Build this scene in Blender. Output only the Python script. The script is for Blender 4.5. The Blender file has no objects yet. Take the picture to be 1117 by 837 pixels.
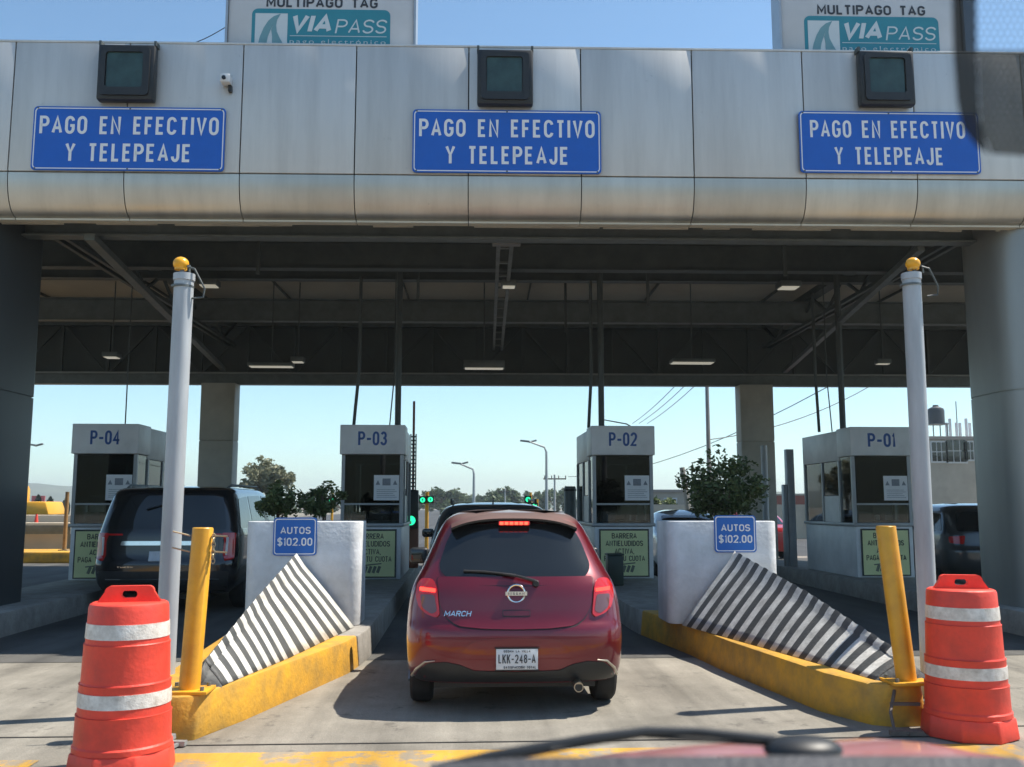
import bpy, bmesh, math, random
from mathutils import Vector, Matrix, noise
random.seed(7)
R = math.radians
SC = bpy.context.scene
COL = SC.collection

# ------------------------------------------------------------------ camera, sky, sun, exposure
F_PX, PX_W, PX_H = 1050.0, 1117.0, 837.0
PITCH, YAW, EYE = R(7.25), R(2.8), 1.55
cam_d = bpy.data.cameras.new('camera')
cam = bpy.data.objects.new('camera', cam_d)
COL.objects.link(cam)
cam.location = (0, 0, EYE)
cam.rotation_euler = (R(90) + PITCH, 0, -YAW)
cam_d.sensor_width = 36
cam_d.lens = 36 * F_PX / PX_W
cam_d.clip_start = 0.05
cam_d.clip_end = 6000
cam_d.dof.use_dof = True
cam_d.dof.focus_distance = 12.0
cam_d.dof.aperture_fstop = cam_d.lens / 1000 / 0.007
SC.camera = cam

SUN_DIR = Vector((.60, .13, 1.0)).normalized()
sun_el = math.asin(SUN_DIR.z)
sun_az = math.atan2(SUN_DIR.x, SUN_DIR.y)
world = bpy.data.worlds.new('World')
SC.world = world
world.use_nodes = True
wn = world.node_tree
bg = wn.nodes['Background']
sky = wn.nodes.new('ShaderNodeTexSky')
sky.sky_type = 'NISHITA'
sky.sun_disc = False
sky.sun_elevation = sun_el
sky.sun_rotation = sun_az
sky.altitude = 300
sky.air_density = 1.0
sky.dust_density = .35
sky.ozone_density = 1.0
tint = wn.nodes.new('ShaderNodeMix')
tint.data_type = 'RGBA'
tint.blend_type = 'MULTIPLY'
tint.inputs[0].default_value = 1
tint.inputs[7].default_value = (.82, .98, 1.0, 1)
wn.links.new(sky.outputs[0], tint.inputs[6])
wn.links.new(tint.outputs[2], bg.inputs[0])
bg.inputs[1].default_value = 0.13
sun_d = bpy.data.lights.new('sun', 'SUN')
sun_d.energy = 5.0
sun_d.angle = R(.53)
sun_d.color = (1.0, .93, .82)
sun = bpy.data.objects.new('sun', sun_d)
COL.objects.link(sun)
sun.rotation_euler = (-SUN_DIR).to_track_quat('-Z', 'Y').to_euler()
sun.location = (20, 5, 40)
SC.view_settings.view_transform = 'Standard'
SC.view_settings.look = 'None'
SC.view_settings.gamma = 1
SC.view_settings.use_curve_mapping = False
SC.view_settings.exposure = 0.55
SC.cycles.max_bounces = 8
SC.cycles.transparent_max_bounces = 12
SC.cycles.volume_bounces = 0
SC.cycles.caustics_reflective = False
SC.cycles.caustics_refractive = False

# ------------------------------------------------------------------ helpers
def ray(px, py):
    x, z, y = (px - 558.5) / F_PX, -(py - 418.5) / F_PX, 1.0
    c, s = math.cos(PITCH), math.sin(PITCH)
    y, z = y * c - z * s, y * s + z * c
    c, s = math.cos(YAW), math.sin(YAW)
    return x * c + y * s, -x * s + y * c, z
def at(px, py, Y):
    x, y, z = ray(px, py)
    return Vector((x / y * Y, Y, EYE + z / y * Y))

def srgb(r, g, b):
    f = lambda c: (c / 255 / 12.92) if c / 255 <= .04045 else ((c / 255 + .055) / 1.055) ** 2.4
    return (f(r), f(g), f(b))

def M(name, col, rough=.6, metal=0., var=.12, scale=6., bump=0., coat=0., stretch=(1, 1, 1), rvar=.0, dirt=None, spec=.5):
    """Principled material whose colour and roughness wander a little with object-space noise."""
    m = bpy.data.materials.new(name)
    m.use_nodes = True
    nt = m.node_tree
    b = nt.nodes['Principled BSDF']
    b.inputs['Roughness'].default_value = rough
    b.inputs['Metallic'].default_value = metal
    b.inputs['Specular IOR Level'].default_value = spec
    if coat:
        b.inputs['Coat Weight'].default_value = coat
        b.inputs['Coat Roughness'].default_value = .04
    tc = nt.nodes.new('ShaderNodeTexCoord')
    mp = nt.nodes.new('ShaderNodeMapping')
    mp.inputs['Scale'].default_value = stretch
    nt.links.new(tc.outputs['Object'], mp.inputs[0])
    no = nt.nodes.new('ShaderNodeTexNoise')
    no.inputs['Scale'].default_value = scale
    no.inputs['Detail'].default_value = 6
    no.inputs['Roughness'].default_value = .62
    nt.links.new(mp.outputs[0], no.inputs['Vector'])
    cr = nt.nodes.new('ShaderNodeValToRGB')
    cr.color_ramp.elements[0].position = .3
    cr.color_ramp.elements[1].position = .7
    lo = dirt if dirt else [c * (1 - var) for c in col]
    hi = [min(1, c * (1 + var)) for c in col]
    cr.color_ramp.elements[0].color = (*lo, 1)
    cr.color_ramp.elements[1].color = (*hi, 1)
    nt.links.new(no.outputs['Fac'], cr.inputs[0])
    nt.links.new(cr.outputs[0], b.inputs['Base Color'])
    if rvar:
        mr = nt.nodes.new('ShaderNodeMapRange')
        mr.inputs['To Min'].default_value = max(.02, rough - rvar)
        mr.inputs['To Max'].default_value = min(1, rough + rvar)
        nt.links.new(no.outputs['Fac'], mr.inputs['Value'])
        nt.links.new(mr.outputs[0], b.inputs['Roughness'])
    if bump:
        bp = nt.nodes.new('ShaderNodeBump')
        bp.inputs['Strength'].default_value = bump
        bp.inputs['Distance'].default_value = .02
        n2 = nt.nodes.new('ShaderNodeTexNoise')
        n2.inputs['Scale'].default_value = scale * 6
        n2.inputs['Detail'].default_value = 4
        nt.links.new(mp.outputs[0], n2.inputs['Vector'])
        nt.links.new(n2.outputs['Fac'], bp.inputs['Height'])
        nt.links.new(bp.outputs[0], b.inputs['Normal'])
    return m

def EM(name, col, s, base=(.02, .02, .02)):
    m = bpy.data.materials.new(name)
    m.use_nodes = True
    b = m.node_tree.nodes['Principled BSDF']
    b.inputs['Base Color'].default_value = (*base, 1)
    b.inputs['Roughness'].default_value = .2
    b.inputs['Emission Color'].default_value = (*col, 1)
    b.inputs['Emission Strength'].default_value = s
    tc = m.node_tree.nodes.new('ShaderNodeTexNoise')
    return m

def GLASS(name, tint, gloss=.1, rough=.02):
    m = bpy.data.materials.new(name)
    m.use_nodes = True
    nt = m.node_tree
    nt.nodes.clear()
    out = nt.nodes.new('ShaderNodeOutputMaterial')
    tr = nt.nodes.new('ShaderNodeBsdfTransparent')
    tr.inputs[0].default_value = (*tint, 1)
    gl = nt.nodes.new('ShaderNodeBsdfGlossy')
    gl.inputs['Roughness'].default_value = rough
    fr = nt.nodes.new('ShaderNodeFresnel')
    fr.inputs[0].default_value = 1.5
    ad = nt.nodes.new('ShaderNodeMath')
    ad.operation = 'ADD'
    ad.inputs[1].default_value = gloss
    ad.use_clamp = True
    nt.links.new(fr.outputs[0], ad.inputs[0])
    mx = nt.nodes.new('ShaderNodeMixShader')
    nt.links.new(ad.outputs[0], mx.inputs[0])
    nt.links.new(tr.outputs[0], mx.inputs[1])
    nt.links.new(gl.outputs[0], mx.inputs[2])
    nt.links.new(mx.outputs[0], out.inputs[0])
    return m

OFF = {}
def up(v):
    return Vector(v)

class MB:
    def __init__(s):
        s.v, s.f, s.m = [], [], []
    def add(s, vs, fs, mi=0):
        b = len(s.v)
        s.v += [tuple(p) for p in vs]
        s.f += [tuple(b + i for i in f) for f in fs]
        s.m += [mi] * len(fs)
        return s
    def box(s, c, d, rz=0, mi=0, rx=0, ry=0, taper=1.0):
        x, y, z = d[0] / 2, d[1] / 2, d[2] / 2
        t = taper
        vs = [(-x, -y, -z), (x, -y, -z), (x, y, -z), (-x, y, -z), (-x * t, -y * t, z), (x * t, -y * t, z), (x * t, y * t, z), (-x * t, y * t, z)]
        mt = Matrix.Translation(c) @ Matrix.Rotation(rz, 4, 'Z') @ Matrix.Rotation(rx, 4, 'X') @ Matrix.Rotation(ry, 4, 'Y')
        return s.add([mt @ Vector(p) for p in vs], [(0, 3, 2, 1), (4, 5, 6, 7), (0, 1, 5, 4), (1, 2, 6, 5), (2, 3, 7, 6), (3, 0, 4, 7)], mi)
    def bb(s, x0, x1, y0, y1, z0, z1, mi=0):
        return s.box(((x0 + x1) / 2, (y0 + y1) / 2, (z0 + z1) / 2), (abs(x1 - x0), abs(y1 - y0), abs(z1 - z0)), mi=mi)
    def tube(s, pts, r, n=10, mi=0, cap=True):
        pts = [Vector(p) for p in pts]
        rs = r if isinstance(r, (list, tuple)) else [r] * len(pts)
        rings = []
        a0 = None
        for i, p in enumerate(pts):
            t = (pts[min(i + 1, len(pts) - 1)] - pts[max(i - 1, 0)]).normalized()
            if a0 is None:
                a0 = t.orthogonal().normalized()
            a = (a0 - t * a0.dot(t))
            a = a.normalized() if a.length > 1e-6 else t.orthogonal().normalized()
            a0 = a
            b = t.cross(a)
            rings.append([p + (a * math.cos(k * 2 * math.pi / n) + b * math.sin(k * 2 * math.pi / n)) * rs[i] for k in range(n)])
        vs = [q for ring in rings for q in ring]
        fs = []
        for i in range(len(rings) - 1):
            for k in range(n):
                k2 = (k + 1) % n
                fs.append((i * n + k, i * n + k2, (i + 1) * n + k2, (i + 1) * n + k))
        if cap:
            fs.append(tuple(range(n))[::-1])
            fs.append(tuple(range((len(rings) - 1) * n, len(rings) * n)))
        return s.add(vs, fs, mi)
    def bar(s, a, b, w, h, mi=0):
        """rectangular bar from a to b, w sideways, h in the upright sense"""
        a, b = Vector(a), Vector(b)
        t = (b - a).normalized()
        u = Vector((0, 0, 1)) if abs(t.z) < .95 else Vector((0, 1, 0))
        sd = t.cross(u).normalized()
        u = sd.cross(t).normalized()
        vs = []
        for p in (a, b):
            for i, j in ((-1, -1), (1, -1), (1, 1), (-1, 1)):
                vs.append(p + sd * i * w / 2 + u * j * h / 2)
        return s.add(vs, [(0, 1, 2, 3), (7, 6, 5, 4), (0, 4, 5, 1), (1, 5, 6, 2), (2, 6, 7, 3), (3, 7, 4, 0)], mi)
    def lathe(s, prof, n=28, c=(0, 0, 0), axis='z', mi=0, mis=None):
        vs, fs, ms = [], [], []
        for r, h in prof:
            for k in range(n):
                a = 2 * math.pi * (k + .5) / n
                q = (r * math.cos(a), r * math.sin(a), h)
                if axis == 'x': q = (h, q[0], q[1])
                if axis == 'y': q = (q[0], h, q[1])
                vs.append((q[0] + c[0], q[1] + c[1], q[2] + c[2]))
        for i in range(len(prof) - 1):
            for k in range(n):
                k2 = (k + 1) % n
                fs.append((i * n + k, i * n + k2, (i + 1) * n + k2, (i + 1) * n + k))
        fs.append(tuple(range(n))[::-1])
        fs.append(tuple(range((len(prof) - 1) * n, len(prof) * n)))
        return s.add(vs, fs, mi)
    def prism(s, o, z0, z1, mi=0, top=None):
        """plan outline o (x, y) between two heights; top: another outline for the upper end"""
        n = len(o)
        t = top or o
        vs = [(x, y, z0) for x, y in o] + [(x, y, z1) for x, y in t]
        fs = [tuple(range(n))[::-1], tuple(range(n, 2 * n))] + [(i, (i + 1) % n, n + (i + 1) % n, n + i) for i in range(n)]
        return s.add(vs, fs, mi)
    def xprism(s, o, x0, x1, mi=0):
        """side outline o (y, z) extruded along x"""
        n = len(o)
        vs = [(x0, y, z) for y, z in o] + [(x1, y, z) for y, z in o]
        fs = [tuple(range(n))[::-1], tuple(range(n, 2 * n))] + [(i, (i + 1) % n, n + (i + 1) % n, n + i) for i in range(n)]
        return s.add(vs, fs, mi)
    def sphere(s, c, r, n=14, k=9, sq=(1, 1, 1), mi=0):
        prof = [(max(r * math.sin(math.pi * i / k), 1e-4), -r * math.cos(math.pi * i / k)) for i in range(k + 1)]
        t = MB().lathe(prof, n)
        return s.add([(c[0] + x * sq[0], c[1] + y * sq[1], c[2] + z * sq[2]) for x, y, z in t.v], t.f, mi)
    def build(s, name, mats, parent=None, loc=None, bevel=0., angle=38, raw=False, seg=2):
        me = bpy.data.meshes.new(name)
        off = Vector(loc) if loc is not None else OFF.get(parent.name, Vector((0, 0, 0))) if parent else Vector((0, 0, 0))
        me.from_pydata([tuple(Vector(p) - off) for p in s.v], [], s.f)
        for m in (mats if isinstance(mats, (list, tuple)) else [mats]):
            me.materials.append(m)
        me.polygons.foreach_set('material_index', s.m)
        if not raw:
            bm = bmesh.new()
            bm.from_mesh(me)
            bmesh.ops.recalc_face_normals(bm, faces=bm.faces)
            if bevel:
                es = [e for e in bm.edges if len(e.link_faces) == 2 and e.calc_face_angle(0) > R(40)]
                bmesh.ops.bevel(bm, geom=es, offset=bevel, segments=seg, affect='EDGES', clamp_overlap=True, profile=.5)
            bm.to_mesh(me)
            bm.free()
            me.shade_smooth()
            me.set_sharp_from_angle(angle=R(angle))
        o = bpy.data.objects.new(name, me)
        COL.objects.link(o)
        if parent:
            o.parent = parent
            OFF[o.name] = OFF.get(parent.name, Vector((0, 0, 0)))
        else:
            o.location = off
            OFF[o.name] = off
        return o

def tag(o, label=None, cat=None, group=None, kind=None):
    if label: o['label'] = label
    if cat: o['category'] = cat
    if group: o['group'] = group
    if kind: o['kind'] = kind
    return o
def thing(name, label, cat, loc, group=None, rz=0, local=False):
    """Empty at the thing's base; its parts are written in world coordinates unless local"""
    o = bpy.data.objects.new(name, None)
    o.empty_display_size = .2
    COL.objects.link(o)
    o.location = loc
    o.rotation_euler = (0, 0, rz)
    OFF[o.name] = Vector((0, 0, 0)) if local else Vector(loc)
    return tag(o, label, cat, group)

def dup(o, parent=None, loc=None, label=None):
    c = o.copy()
    COL.objects.link(c)
    c.parent = parent
    OFF[c.name] = OFF.get(o.name, Vector((0, 0, 0)))
    if loc is not None: c.location = loc
    if label: c['label'] = label
    for ch in list(o.children):
        dup(ch, c)
    return c

def curve_mesh(cu, name):
    o = bpy.data.objects.new(name, cu)
    COL.objects.link(o)
    dg = bpy.context.evaluated_depsgraph_get()
    dg.update()
    me = bpy.data.meshes.new_from_object(o.evaluated_get(dg))
    bpy.data.objects.remove(o)
    bpy.data.curves.remove(cu)
    return me

def script_text(name, s, w, h, c, mat, parent, depth=.004, bold=.0, shear=0., rx=0, side=None, spacing=1.0, flat=False):
    """lettering w wide and h high (None keeps the ratio) centred on c, facing -Y (or flat on the ground side)"""
    cu = bpy.data.curves.new(name, 'FONT')
    cu.body = s
    cu.align_x = 'CENTER'
    cu.size = 1
    cu.resolution_u = 4
    cu.offset = bold
    cu.shear = shear
    cu.space_character = spacing
    me = curve_mesh(cu, name)
    xs = [v.co.x for v in me.vertices]
    ys = [v.co.y for v in me.vertices]
    kx = w / (max(xs) - min(xs)) if w else None
    ky = h / (max(ys) - min(ys)) if h else None
    kx = kx or ky
    ky = ky or kx
    mx, my = (max(xs) + min(xs)) / 2, (max(ys) + min(ys)) / 2
    off = OFF.get(parent.name, Vector((0, 0, 0))) if parent else Vector((0, 0, 0))
    bm = bmesh.new()
    bm.from_mesh(me)
    r = bmesh.ops.extrude_face_region(bm, geom=list(bm.faces))
    for g in r['geom']:
        if isinstance(g, bmesh.types.BMVert):
            g.co.z -= 1
    for v in bm.verts:
        x, y, z = (v.co.x - mx) * kx, (v.co.y - my) * ky, v.co.z * depth
        p = Vector((x, -z - depth, y))
        if rx: p = Matrix.Rotation(rx, 3, 'X') @ p
        v.co = p + Vector(c) - off
    bmesh.ops.recalc_face_normals(bm, faces=bm.faces)
    bm.to_mesh(me)
    bm.free()
    me.materials.clear()
    me.materials.append(mat)
    for pl in me.polygons: pl.material_index = 0
    o = bpy.data.objects.new(name, me)
    COL.objects.link(o)
    if parent:
        o.parent = parent
    OFF[o.name] = off
    return o

def _arc(cx, cy, rx, ry, a0, a1, n=7):
    return [(cx + rx * math.cos(R(a0 + (a1 - a0) * k / n)), cy + ry * math.sin(R(a0 + (a1 - a0) * k / n))) for k in range(n + 1)]
_q = .27
_O = _arc(.5, 1 - _q, .5, _q, 0, 180, 12) + _arc(.5, _q, .5, _q, 180, 360, 12) + [(1, 1 - _q)]
_S = _arc(.5, .76, .5, .24, 15, 180, 9) + _arc(.5, .76, .5, .26, 190, 260, 4) + _arc(.5, .25, .5, .25, 80, 0, 5) + _arc(.5, .25, .5, .25, -10, -165, 9)
GLYPH = {
 'A': (1.1, [[(0, 0), (.5, 1), (1, 0)], [(.17, .30), (.83, .30)]]),
 'B': (1, [[(0, 0), (0, 1), (.58, 1)] + _arc(.58, .77, .38, .23, 80, -80, 8) + [(.58, .54), (0, .54)], [(.58, .54)] + _arc(.58, .27, .42, .27, 75, -90, 8) + [(0, 0)]]),
 'C': (1, [_arc(.5, 1 - _q, .5, _q, 10, 180, 10) + _arc(.5, _q, .5, _q, 180, 350, 10)]),
 'D': (1, [[(0, 0), (0, 1), (.45, 1)] + _arc(.45, .65, .55, .35, 80, 0, 6) + _arc(.45, .35, .55, .35, 0, -90, 7) + [(0, 0)]]),
 'E': (.9, [[(1, 1), (0, 1), (0, 0), (1, 0)], [(0, .52), (.85, .52)]]),
 'F': (.88, [[(1, 1), (0, 1), (0, -.07)], [(0, .50), (.85, .50)]]),
 'G': (1, [_arc(.5, 1 - _q, .5, _q, 10, 180, 10) + _arc(.5, _q, .5, _q, 180, 360, 10) + [(1, .46), (.55, .46)]]),
 'H': (1, [[(0, -.07), (0, 1.07)], [(1, -.07), (1, 1.07)], [(0, .52), (1, .52)]]),
 'I': (0, [[(0, -.07), (0, 1.07)]]),
 'J': (.85, [[(1, 1.07), (1, _q)] + _arc(.5, _q, .5, _q, -10, -180, 9)]),
 'K': (1, [[(0, -.07), (0, 1.07)], [(1, 1.07), (0, .38)], [(.38, .62), (1, -.07)]]),
 'L': (.85, [[(0, 1.07), (0, 0), (1, 0)]]),
 'M': (1.2, [[(0, -.07), (0, 1), (.5, .25), (1, 1), (1, -.07)]]),
 'N': (1.02, [[(0, -.07), (0, 1), (1, 0), (1, 1.07)]]),
 'O': (1, [_O]), '0': (.95, [_O]),
 'P': (1, [[(0, -.07), (0, 1), (.55, 1)] + _arc(.55, .74, .45, .26, 80, -80, 9) + [(.55, .48), (0, .48)]]),
 'R': (1, [[(0, -.07), (0, 1), (.55, 1)] + _arc(.55, .75, .45, .25, 80, -80, 9) + [(.55, .50), (0, .50)], [(.5, .5), (1, -.07)]]),
 'S': (1, [_S]),
 'T': (.95, [[(0, 1), (1, 1)], [(.5, 1), (.5, -.07)]]),
 'U': (1, [[(0, 1.07), (0, _q)] + _arc(.5, _q, .5, _q, 190, 350, 10) + [(1, _q), (1, 1.07)]]),
 'V': (1.05, [[(0, 1.05), (.5, 0), (1, 1.05)]]),
 'X': (1.05, [[(0, 0), (1, 1)], [(0, 1), (1, 0)]]),
 'Y': (1.05, [[(0, 1.05), (.5, .48), (1, 1.05)], [(.5, .48), (.5, -.07)]]),
 '1': (.4, [[(0, .80), (1, 1.0), (1, -.07)]]),
 '2': (1, [_arc(.5, .74, .5, .26, 170, -20, 9) + [(.85, .5), (0, 0), (1.05, 0)]]),
 '3': (.95, [_arc(.48, .76, .46, .24, 160, -80, 9) + [(.40, .53)], _arc(.48, .27, .52, .27, 85, -165, 10)]),
 '4': (1, [[(.75, -.07), (.75, 1), (0, .28), (1.1, .28)]]),
 '8': (.95, [_arc(.5, .77, .44, .23, 0, 360, 16), _arc(.5, .27, .5, .27, 0, 360, 16)]),
 '$': (1, [_S, [(.5, 1.18), (.5, -.18)]]),
 '-': (.75, [[(-.15, .45), (1.15, .45)]]), '.': (0, [[(0, -.07), (0, .06)]]), ',': (.12, [[(1, .06), (0, -.2)]]), ' ': (.75, []),
 'Ó': (1, [_O, [(.4, 1.14), (.65, 1.34)]]),
}
def text(name, s_, w, h, c, mat, parent, depth=.004, t=.15, gap=.16, cw=.62, shear=0.):
    """block lettering w wide and h high centred on c and facing -Y; t stroke, gap and cw letter width, all as shares of the height"""
    x = 0; strokes = []
    for ch in s_:
        k, st = GLYPH[ch]
        gw = max(0, k * cw - t) if k else 0
        for sk in st:
            strokes.append([(x + t / 2 + u * gw, t / 2 + v * (1 - t)) for u, v in sk])
        x += gw + t + gap
    x -= gap
    kx = w / x if w else h
    off = OFF.get(parent.name, Vector((0, 0, 0)))
    mb = MB()
    for n_, p in enumerate(strokes):
        q = [p[0]]
        for a in p[1:]:
            if math.hypot(a[0] - q[-1][0], a[1] - q[-1][1]) > .004: q.append(a)
        closed = math.hypot(q[0][0] - q[-1][0], q[0][1] - q[-1][1]) < .01
        P = [Vector((a * kx, b * h)) for a, b in q]
        r_ = t / 2 * min(h, kx * 1.15)
        L, Rr = [], []
        m = len(P)
        for i in range(m):
            a = P[i] - P[i - 1] if i else (P[0] - P[-2] if closed else P[1] - P[0])
            b = P[i + 1] - P[i] if i < m - 1 else (P[1] - P[0] if closed else P[-1] - P[-2])
            a, b = a.normalized(), b.normalized()
            na, nb = Vector((-a.y, a.x)), Vector((-b.y, b.x))
            nn = na + nb
            nn = nn.normalized() if nn.length > .2 else na
            d = r_ / max(.60, nn.dot(na))
            L.append(P[i] + nn * d); Rr.append(P[i] - nn * d)
        y0, y1 = -depth - n_ % 5 * .00035, 0
        W2, H2 = x * kx / 2, h / 2
        f = lambda v, y: (v.x - W2 + shear * (v.y - H2) + c[0], y + c[1], v.y - H2 + c[2])
        vs = [f(v, y0) for v in L] + [f(v, y0) for v in Rr] + [f(v, y1) for v in L] + [f(v, y1) for v in Rr]
        fs = []
        for i in range(m - 1):
            fs += [(i, i + 1, m + i + 1, m + i), (i, 2 * m + i, 2 * m + i + 1, i + 1), (m + i, m + i + 1, 3 * m + i + 1, 3 * m + i)]
        if not closed: fs += [(0, m, 3 * m, 2 * m), (m - 1, 3 * m - 1, 4 * m - 1, 2 * m - 1)]
        mb.add(vs, fs)
    o = mb.build(name, mat, parent, angle=20)
    return o

def rrect(w, h, r, cx=0, cy=0, n=5):
    o = []
    for sx, sy, a in ((1, 1, 0), (-1, 1, 90), (-1, -1, 180), (1, -1, 270)):
        for i in range(n + 1):
            t = R(a + 90 * i / n)
            o.append((cx + sx * (w / 2 - r) + r * math.cos(t), cy + sy * (h / 2 - r) + r * math.sin(t)))
    return o

def plate(name, outlines, depth, c, mat, parent, bevel=0):
    """flat (x, z) outlines, inner ones cut as holes, given a thickness towards -Y"""
    cu = bpy.data.curves.new(name, 'CURVE')
    cu.dimensions = '2D'
    cu.fill_mode = 'BOTH'
    cu.extrude = depth / 2
    for o in outlines:
        sp = cu.splines.new('POLY')
        sp.points.add(len(o) - 1)
        for p, q in zip(sp.points, o):
            p.co = (q[0], q[1], 0, 1)
        sp.use_cyclic_u = True
    me = curve_mesh(cu, name)
    off = OFF.get(parent.name, Vector((0, 0, 0))) if parent else Vector((0, 0, 0))
    for v in me.vertices:
        v.co = Vector((v.co.x, -v.co.z - depth / 2, v.co.y)) + Vector(c) - off
    me.materials.clear()
    me.materials.append(mat)
    o = bpy.data.objects.new(name, me)
    COL.objects.link(o)
    if parent: o.parent = parent
    OFF[o.name] = off
    return o

# ------------------------------------------------------------------ materials
alu = M('weathered_aluminium_panel', (.66, .645, .615), .52, .45, .10, .4, stretch=(1.6, 1, .22), rvar=.06)
def weather(m):
    # per-panel tone, rain streaks that run down from the cap, scattered scuffs
    nt = m.node_tree; L = nt.links.new
    b = nt.nodes['Principled BSDF']
    src = b.inputs['Base Color'].links[0].from_socket
    g = nt.nodes.new('ShaderNodeNewGeometry')
    mr = nt.nodes.new('ShaderNodeMapRange'); mr.inputs['To Min'].default_value = .88; mr.inputs['To Max'].default_value = 1.08
    L(g.outputs['Random Per Island'], mr.inputs['Value'])
    tc = nt.nodes.new('ShaderNodeTexCoord')
    mp = nt.nodes.new('ShaderNodeMapping'); mp.inputs['Scale'].default_value = (3.6, 1, .30)
    L(tc.outputs['Object'], mp.inputs[0])
    n = nt.nodes.new('ShaderNodeTexNoise'); n.inputs['Scale'].default_value = 1.0; n.inputs['Detail'].default_value = 5; n.inputs['Roughness'].default_value = .7
    L(mp.outputs[0], n.inputs['Vector'])
    r1 = nt.nodes.new('ShaderNodeMapRange'); r1.inputs['From Min'].default_value = .42; r1.inputs['From Max'].default_value = .72; r1.inputs['To Min'].default_value = 1.0; r1.inputs['To Max'].default_value = .84
    L(n.outputs['Fac'], r1.inputs['Value'])
    n2 = nt.nodes.new('ShaderNodeTexNoise'); n2.inputs['Scale'].default_value = 14; n2.inputs['Detail'].default_value = 6; n2.inputs['Roughness'].default_value = .8
    L(tc.outputs['Object'], n2.inputs['Vector'])
    r2 = nt.nodes.new('ShaderNodeMapRange'); r2.inputs['From Min'].default_value = .64; r2.inputs['From Max'].default_value = .74; r2.inputs['To Min'].default_value = 1.0; r2.inputs['To Max'].default_value = .62
    L(n2.outputs['Fac'], r2.inputs['Value'])
    a1 = nt.nodes.new('ShaderNodeMath'); a1.operation = 'MULTIPLY'; L(mr.outputs[0], a1.inputs[0]); L(r1.outputs[0], a1.inputs[1])
    a2 = nt.nodes.new('ShaderNodeMath'); a2.operation = 'MULTIPLY'; L(a1.outputs[0], a2.inputs[0]); L(r2.outputs[0], a2.inputs[1])
    mx = nt.nodes.new('ShaderNodeMix'); mx.data_type = 'RGBA'; mx.blend_type = 'MULTIPLY'; mx.inputs[0].default_value = 1
    L(src, mx.inputs[6]); L(a2.outputs[0], mx.inputs[7]); L(mx.outputs[2], b.inputs['Base Color'])
weather(alu)
alu_low = M('aluminium_trim', (.56, .54, .49), .38, .75, .12, 1.4, stretch=(1, 1, .5), rvar=.08)
weather(alu_low)
alu_dark = M('column_cladding', (.30, .31, .30), .42, .5, .12, 1.0, stretch=(1, 1, .3))
steel_dark = M('painted_steel_beam', (.072, .086, .086), .55, 0, .2, 3)
steel_mid = M('galvanised_steel', (.14, .16, .16), .5, .2, .2, 4)
deck = M('roof_deck', (.085, .10, .10), .7, 0, .15, 1)
deck_pale = M('pale_roof_sheet', (.46, .43, .36), .7, 0, .12, .8)
black_pl = M('black_plastic', (.018, .019, .02), .45, 0, .2, 8)
black_gl = M('black_gloss', (.012, .012, .014), .12, 0, .1, 8)
rubber = M('tyre_rubber', (.02, .02, .02), .8, 0, .25, 9)
white_pt = M('white_wall_paint', (.74, .75, .76), .6, 0, .05, 3.5, .3, dirt=(.56, .565, .56))
sign_blue = M('blue_sign_sheet', (.008, .115, .52), .45, 0, .06, 3)
sign_blue2 = M('blue_price_sign', (.015, .14, .50), .45, 0, .05, 3)
sign_white = M('white_lettering', (.82, .82, .82), .5, 0, .03, 5)
yellow = M('yellow_road_paint', (.72, .37, .03), .6, 0, .14, 4.5, .3, dirt=(.42, .25, .06))
yellow_post = M('yellow_post_paint', (.78, .40, .025), .4, 0, .08, 5, dirt=(.62, .30, .03))
concrete_dirty = M('bare_kerb_concrete', (.30, .28, .25), .85, 0, .25, 5, .3)
pole_paint = M('grey_pole_paint', (.46, .49, .51), .5, .1, .08, 5, stretch=(1, 1, .2), dirt=(.33, .35, .37))
amber = M('amber_lens', (.90, .42, .02), .25, 0, .06, 6)
orange_pl = M('orange_drum_plastic', (.88, .07, .038), .5, 0, .10, 5, .15, dirt=(.62, .055, .035), rvar=.12)
reflective = M('white_reflective_band', (.82, .77, .71), .45, 0, .08, 16, .2, dirt=(.50, .44, .38))
red_paint = M('red_car_paint', (.165, .006, .017), .28, .35, .06, 2, coat=1.0)
def dusty(m, amt, lo=.55, hi=.95):
    nt = m.node_tree
    b = nt.nodes['Principled BSDF']
    src = b.inputs['Base Color'].links[0].from_socket
    g = nt.nodes.new('ShaderNodeNewGeometry'); sx = nt.nodes.new('ShaderNodeSeparateXYZ'); mr = nt.nodes.new('ShaderNodeMapRange')
    mr.inputs['From Min'].default_value = lo; mr.inputs['From Max'].default_value = hi; mr.inputs['To Max'].default_value = amt
    nt.links.new(g.outputs['Normal'], sx.inputs[0]); nt.links.new(sx.outputs['Z'], mr.inputs['Value'])
    mx = nt.nodes.new('ShaderNodeMix'); mx.data_type = 'RGBA'; mx.inputs[7].default_value = (.34, .33, .28, 1)
    nt.links.new(mr.outputs[0], mx.inputs[0]); nt.links.new(src, mx.inputs[6]); nt.links.new(mx.outputs[2], b.inputs['Base Color'])
    r2 = nt.nodes.new('ShaderNodeMapRange'); r2.inputs['From Max'].default_value = 1; r2.inputs['To Min'].default_value = b.inputs['Coat Weight'].default_value; r2.inputs['To Max'].default_value = .0
    nt.links.new(mr.outputs[0], r2.inputs['Value']); nt.links.new(r2.outputs[0], b.inputs['Coat Weight'])
    r3 = nt.nodes.new('ShaderNodeMapRange'); r3.inputs['To Min'].default_value = b.inputs['Roughness'].default_value; r3.inputs['To Max'].default_value = .75
    nt.links.new(mr.outputs[0], r3.inputs['Value']); nt.links.new(r3.outputs[0], b.inputs['Roughness'])
dusty(red_paint, .5, .7, .98)
car_black = M('black_car_paint', (.012, .012, .014), .25, .2, .1, 2, coat=1.0)
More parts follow.
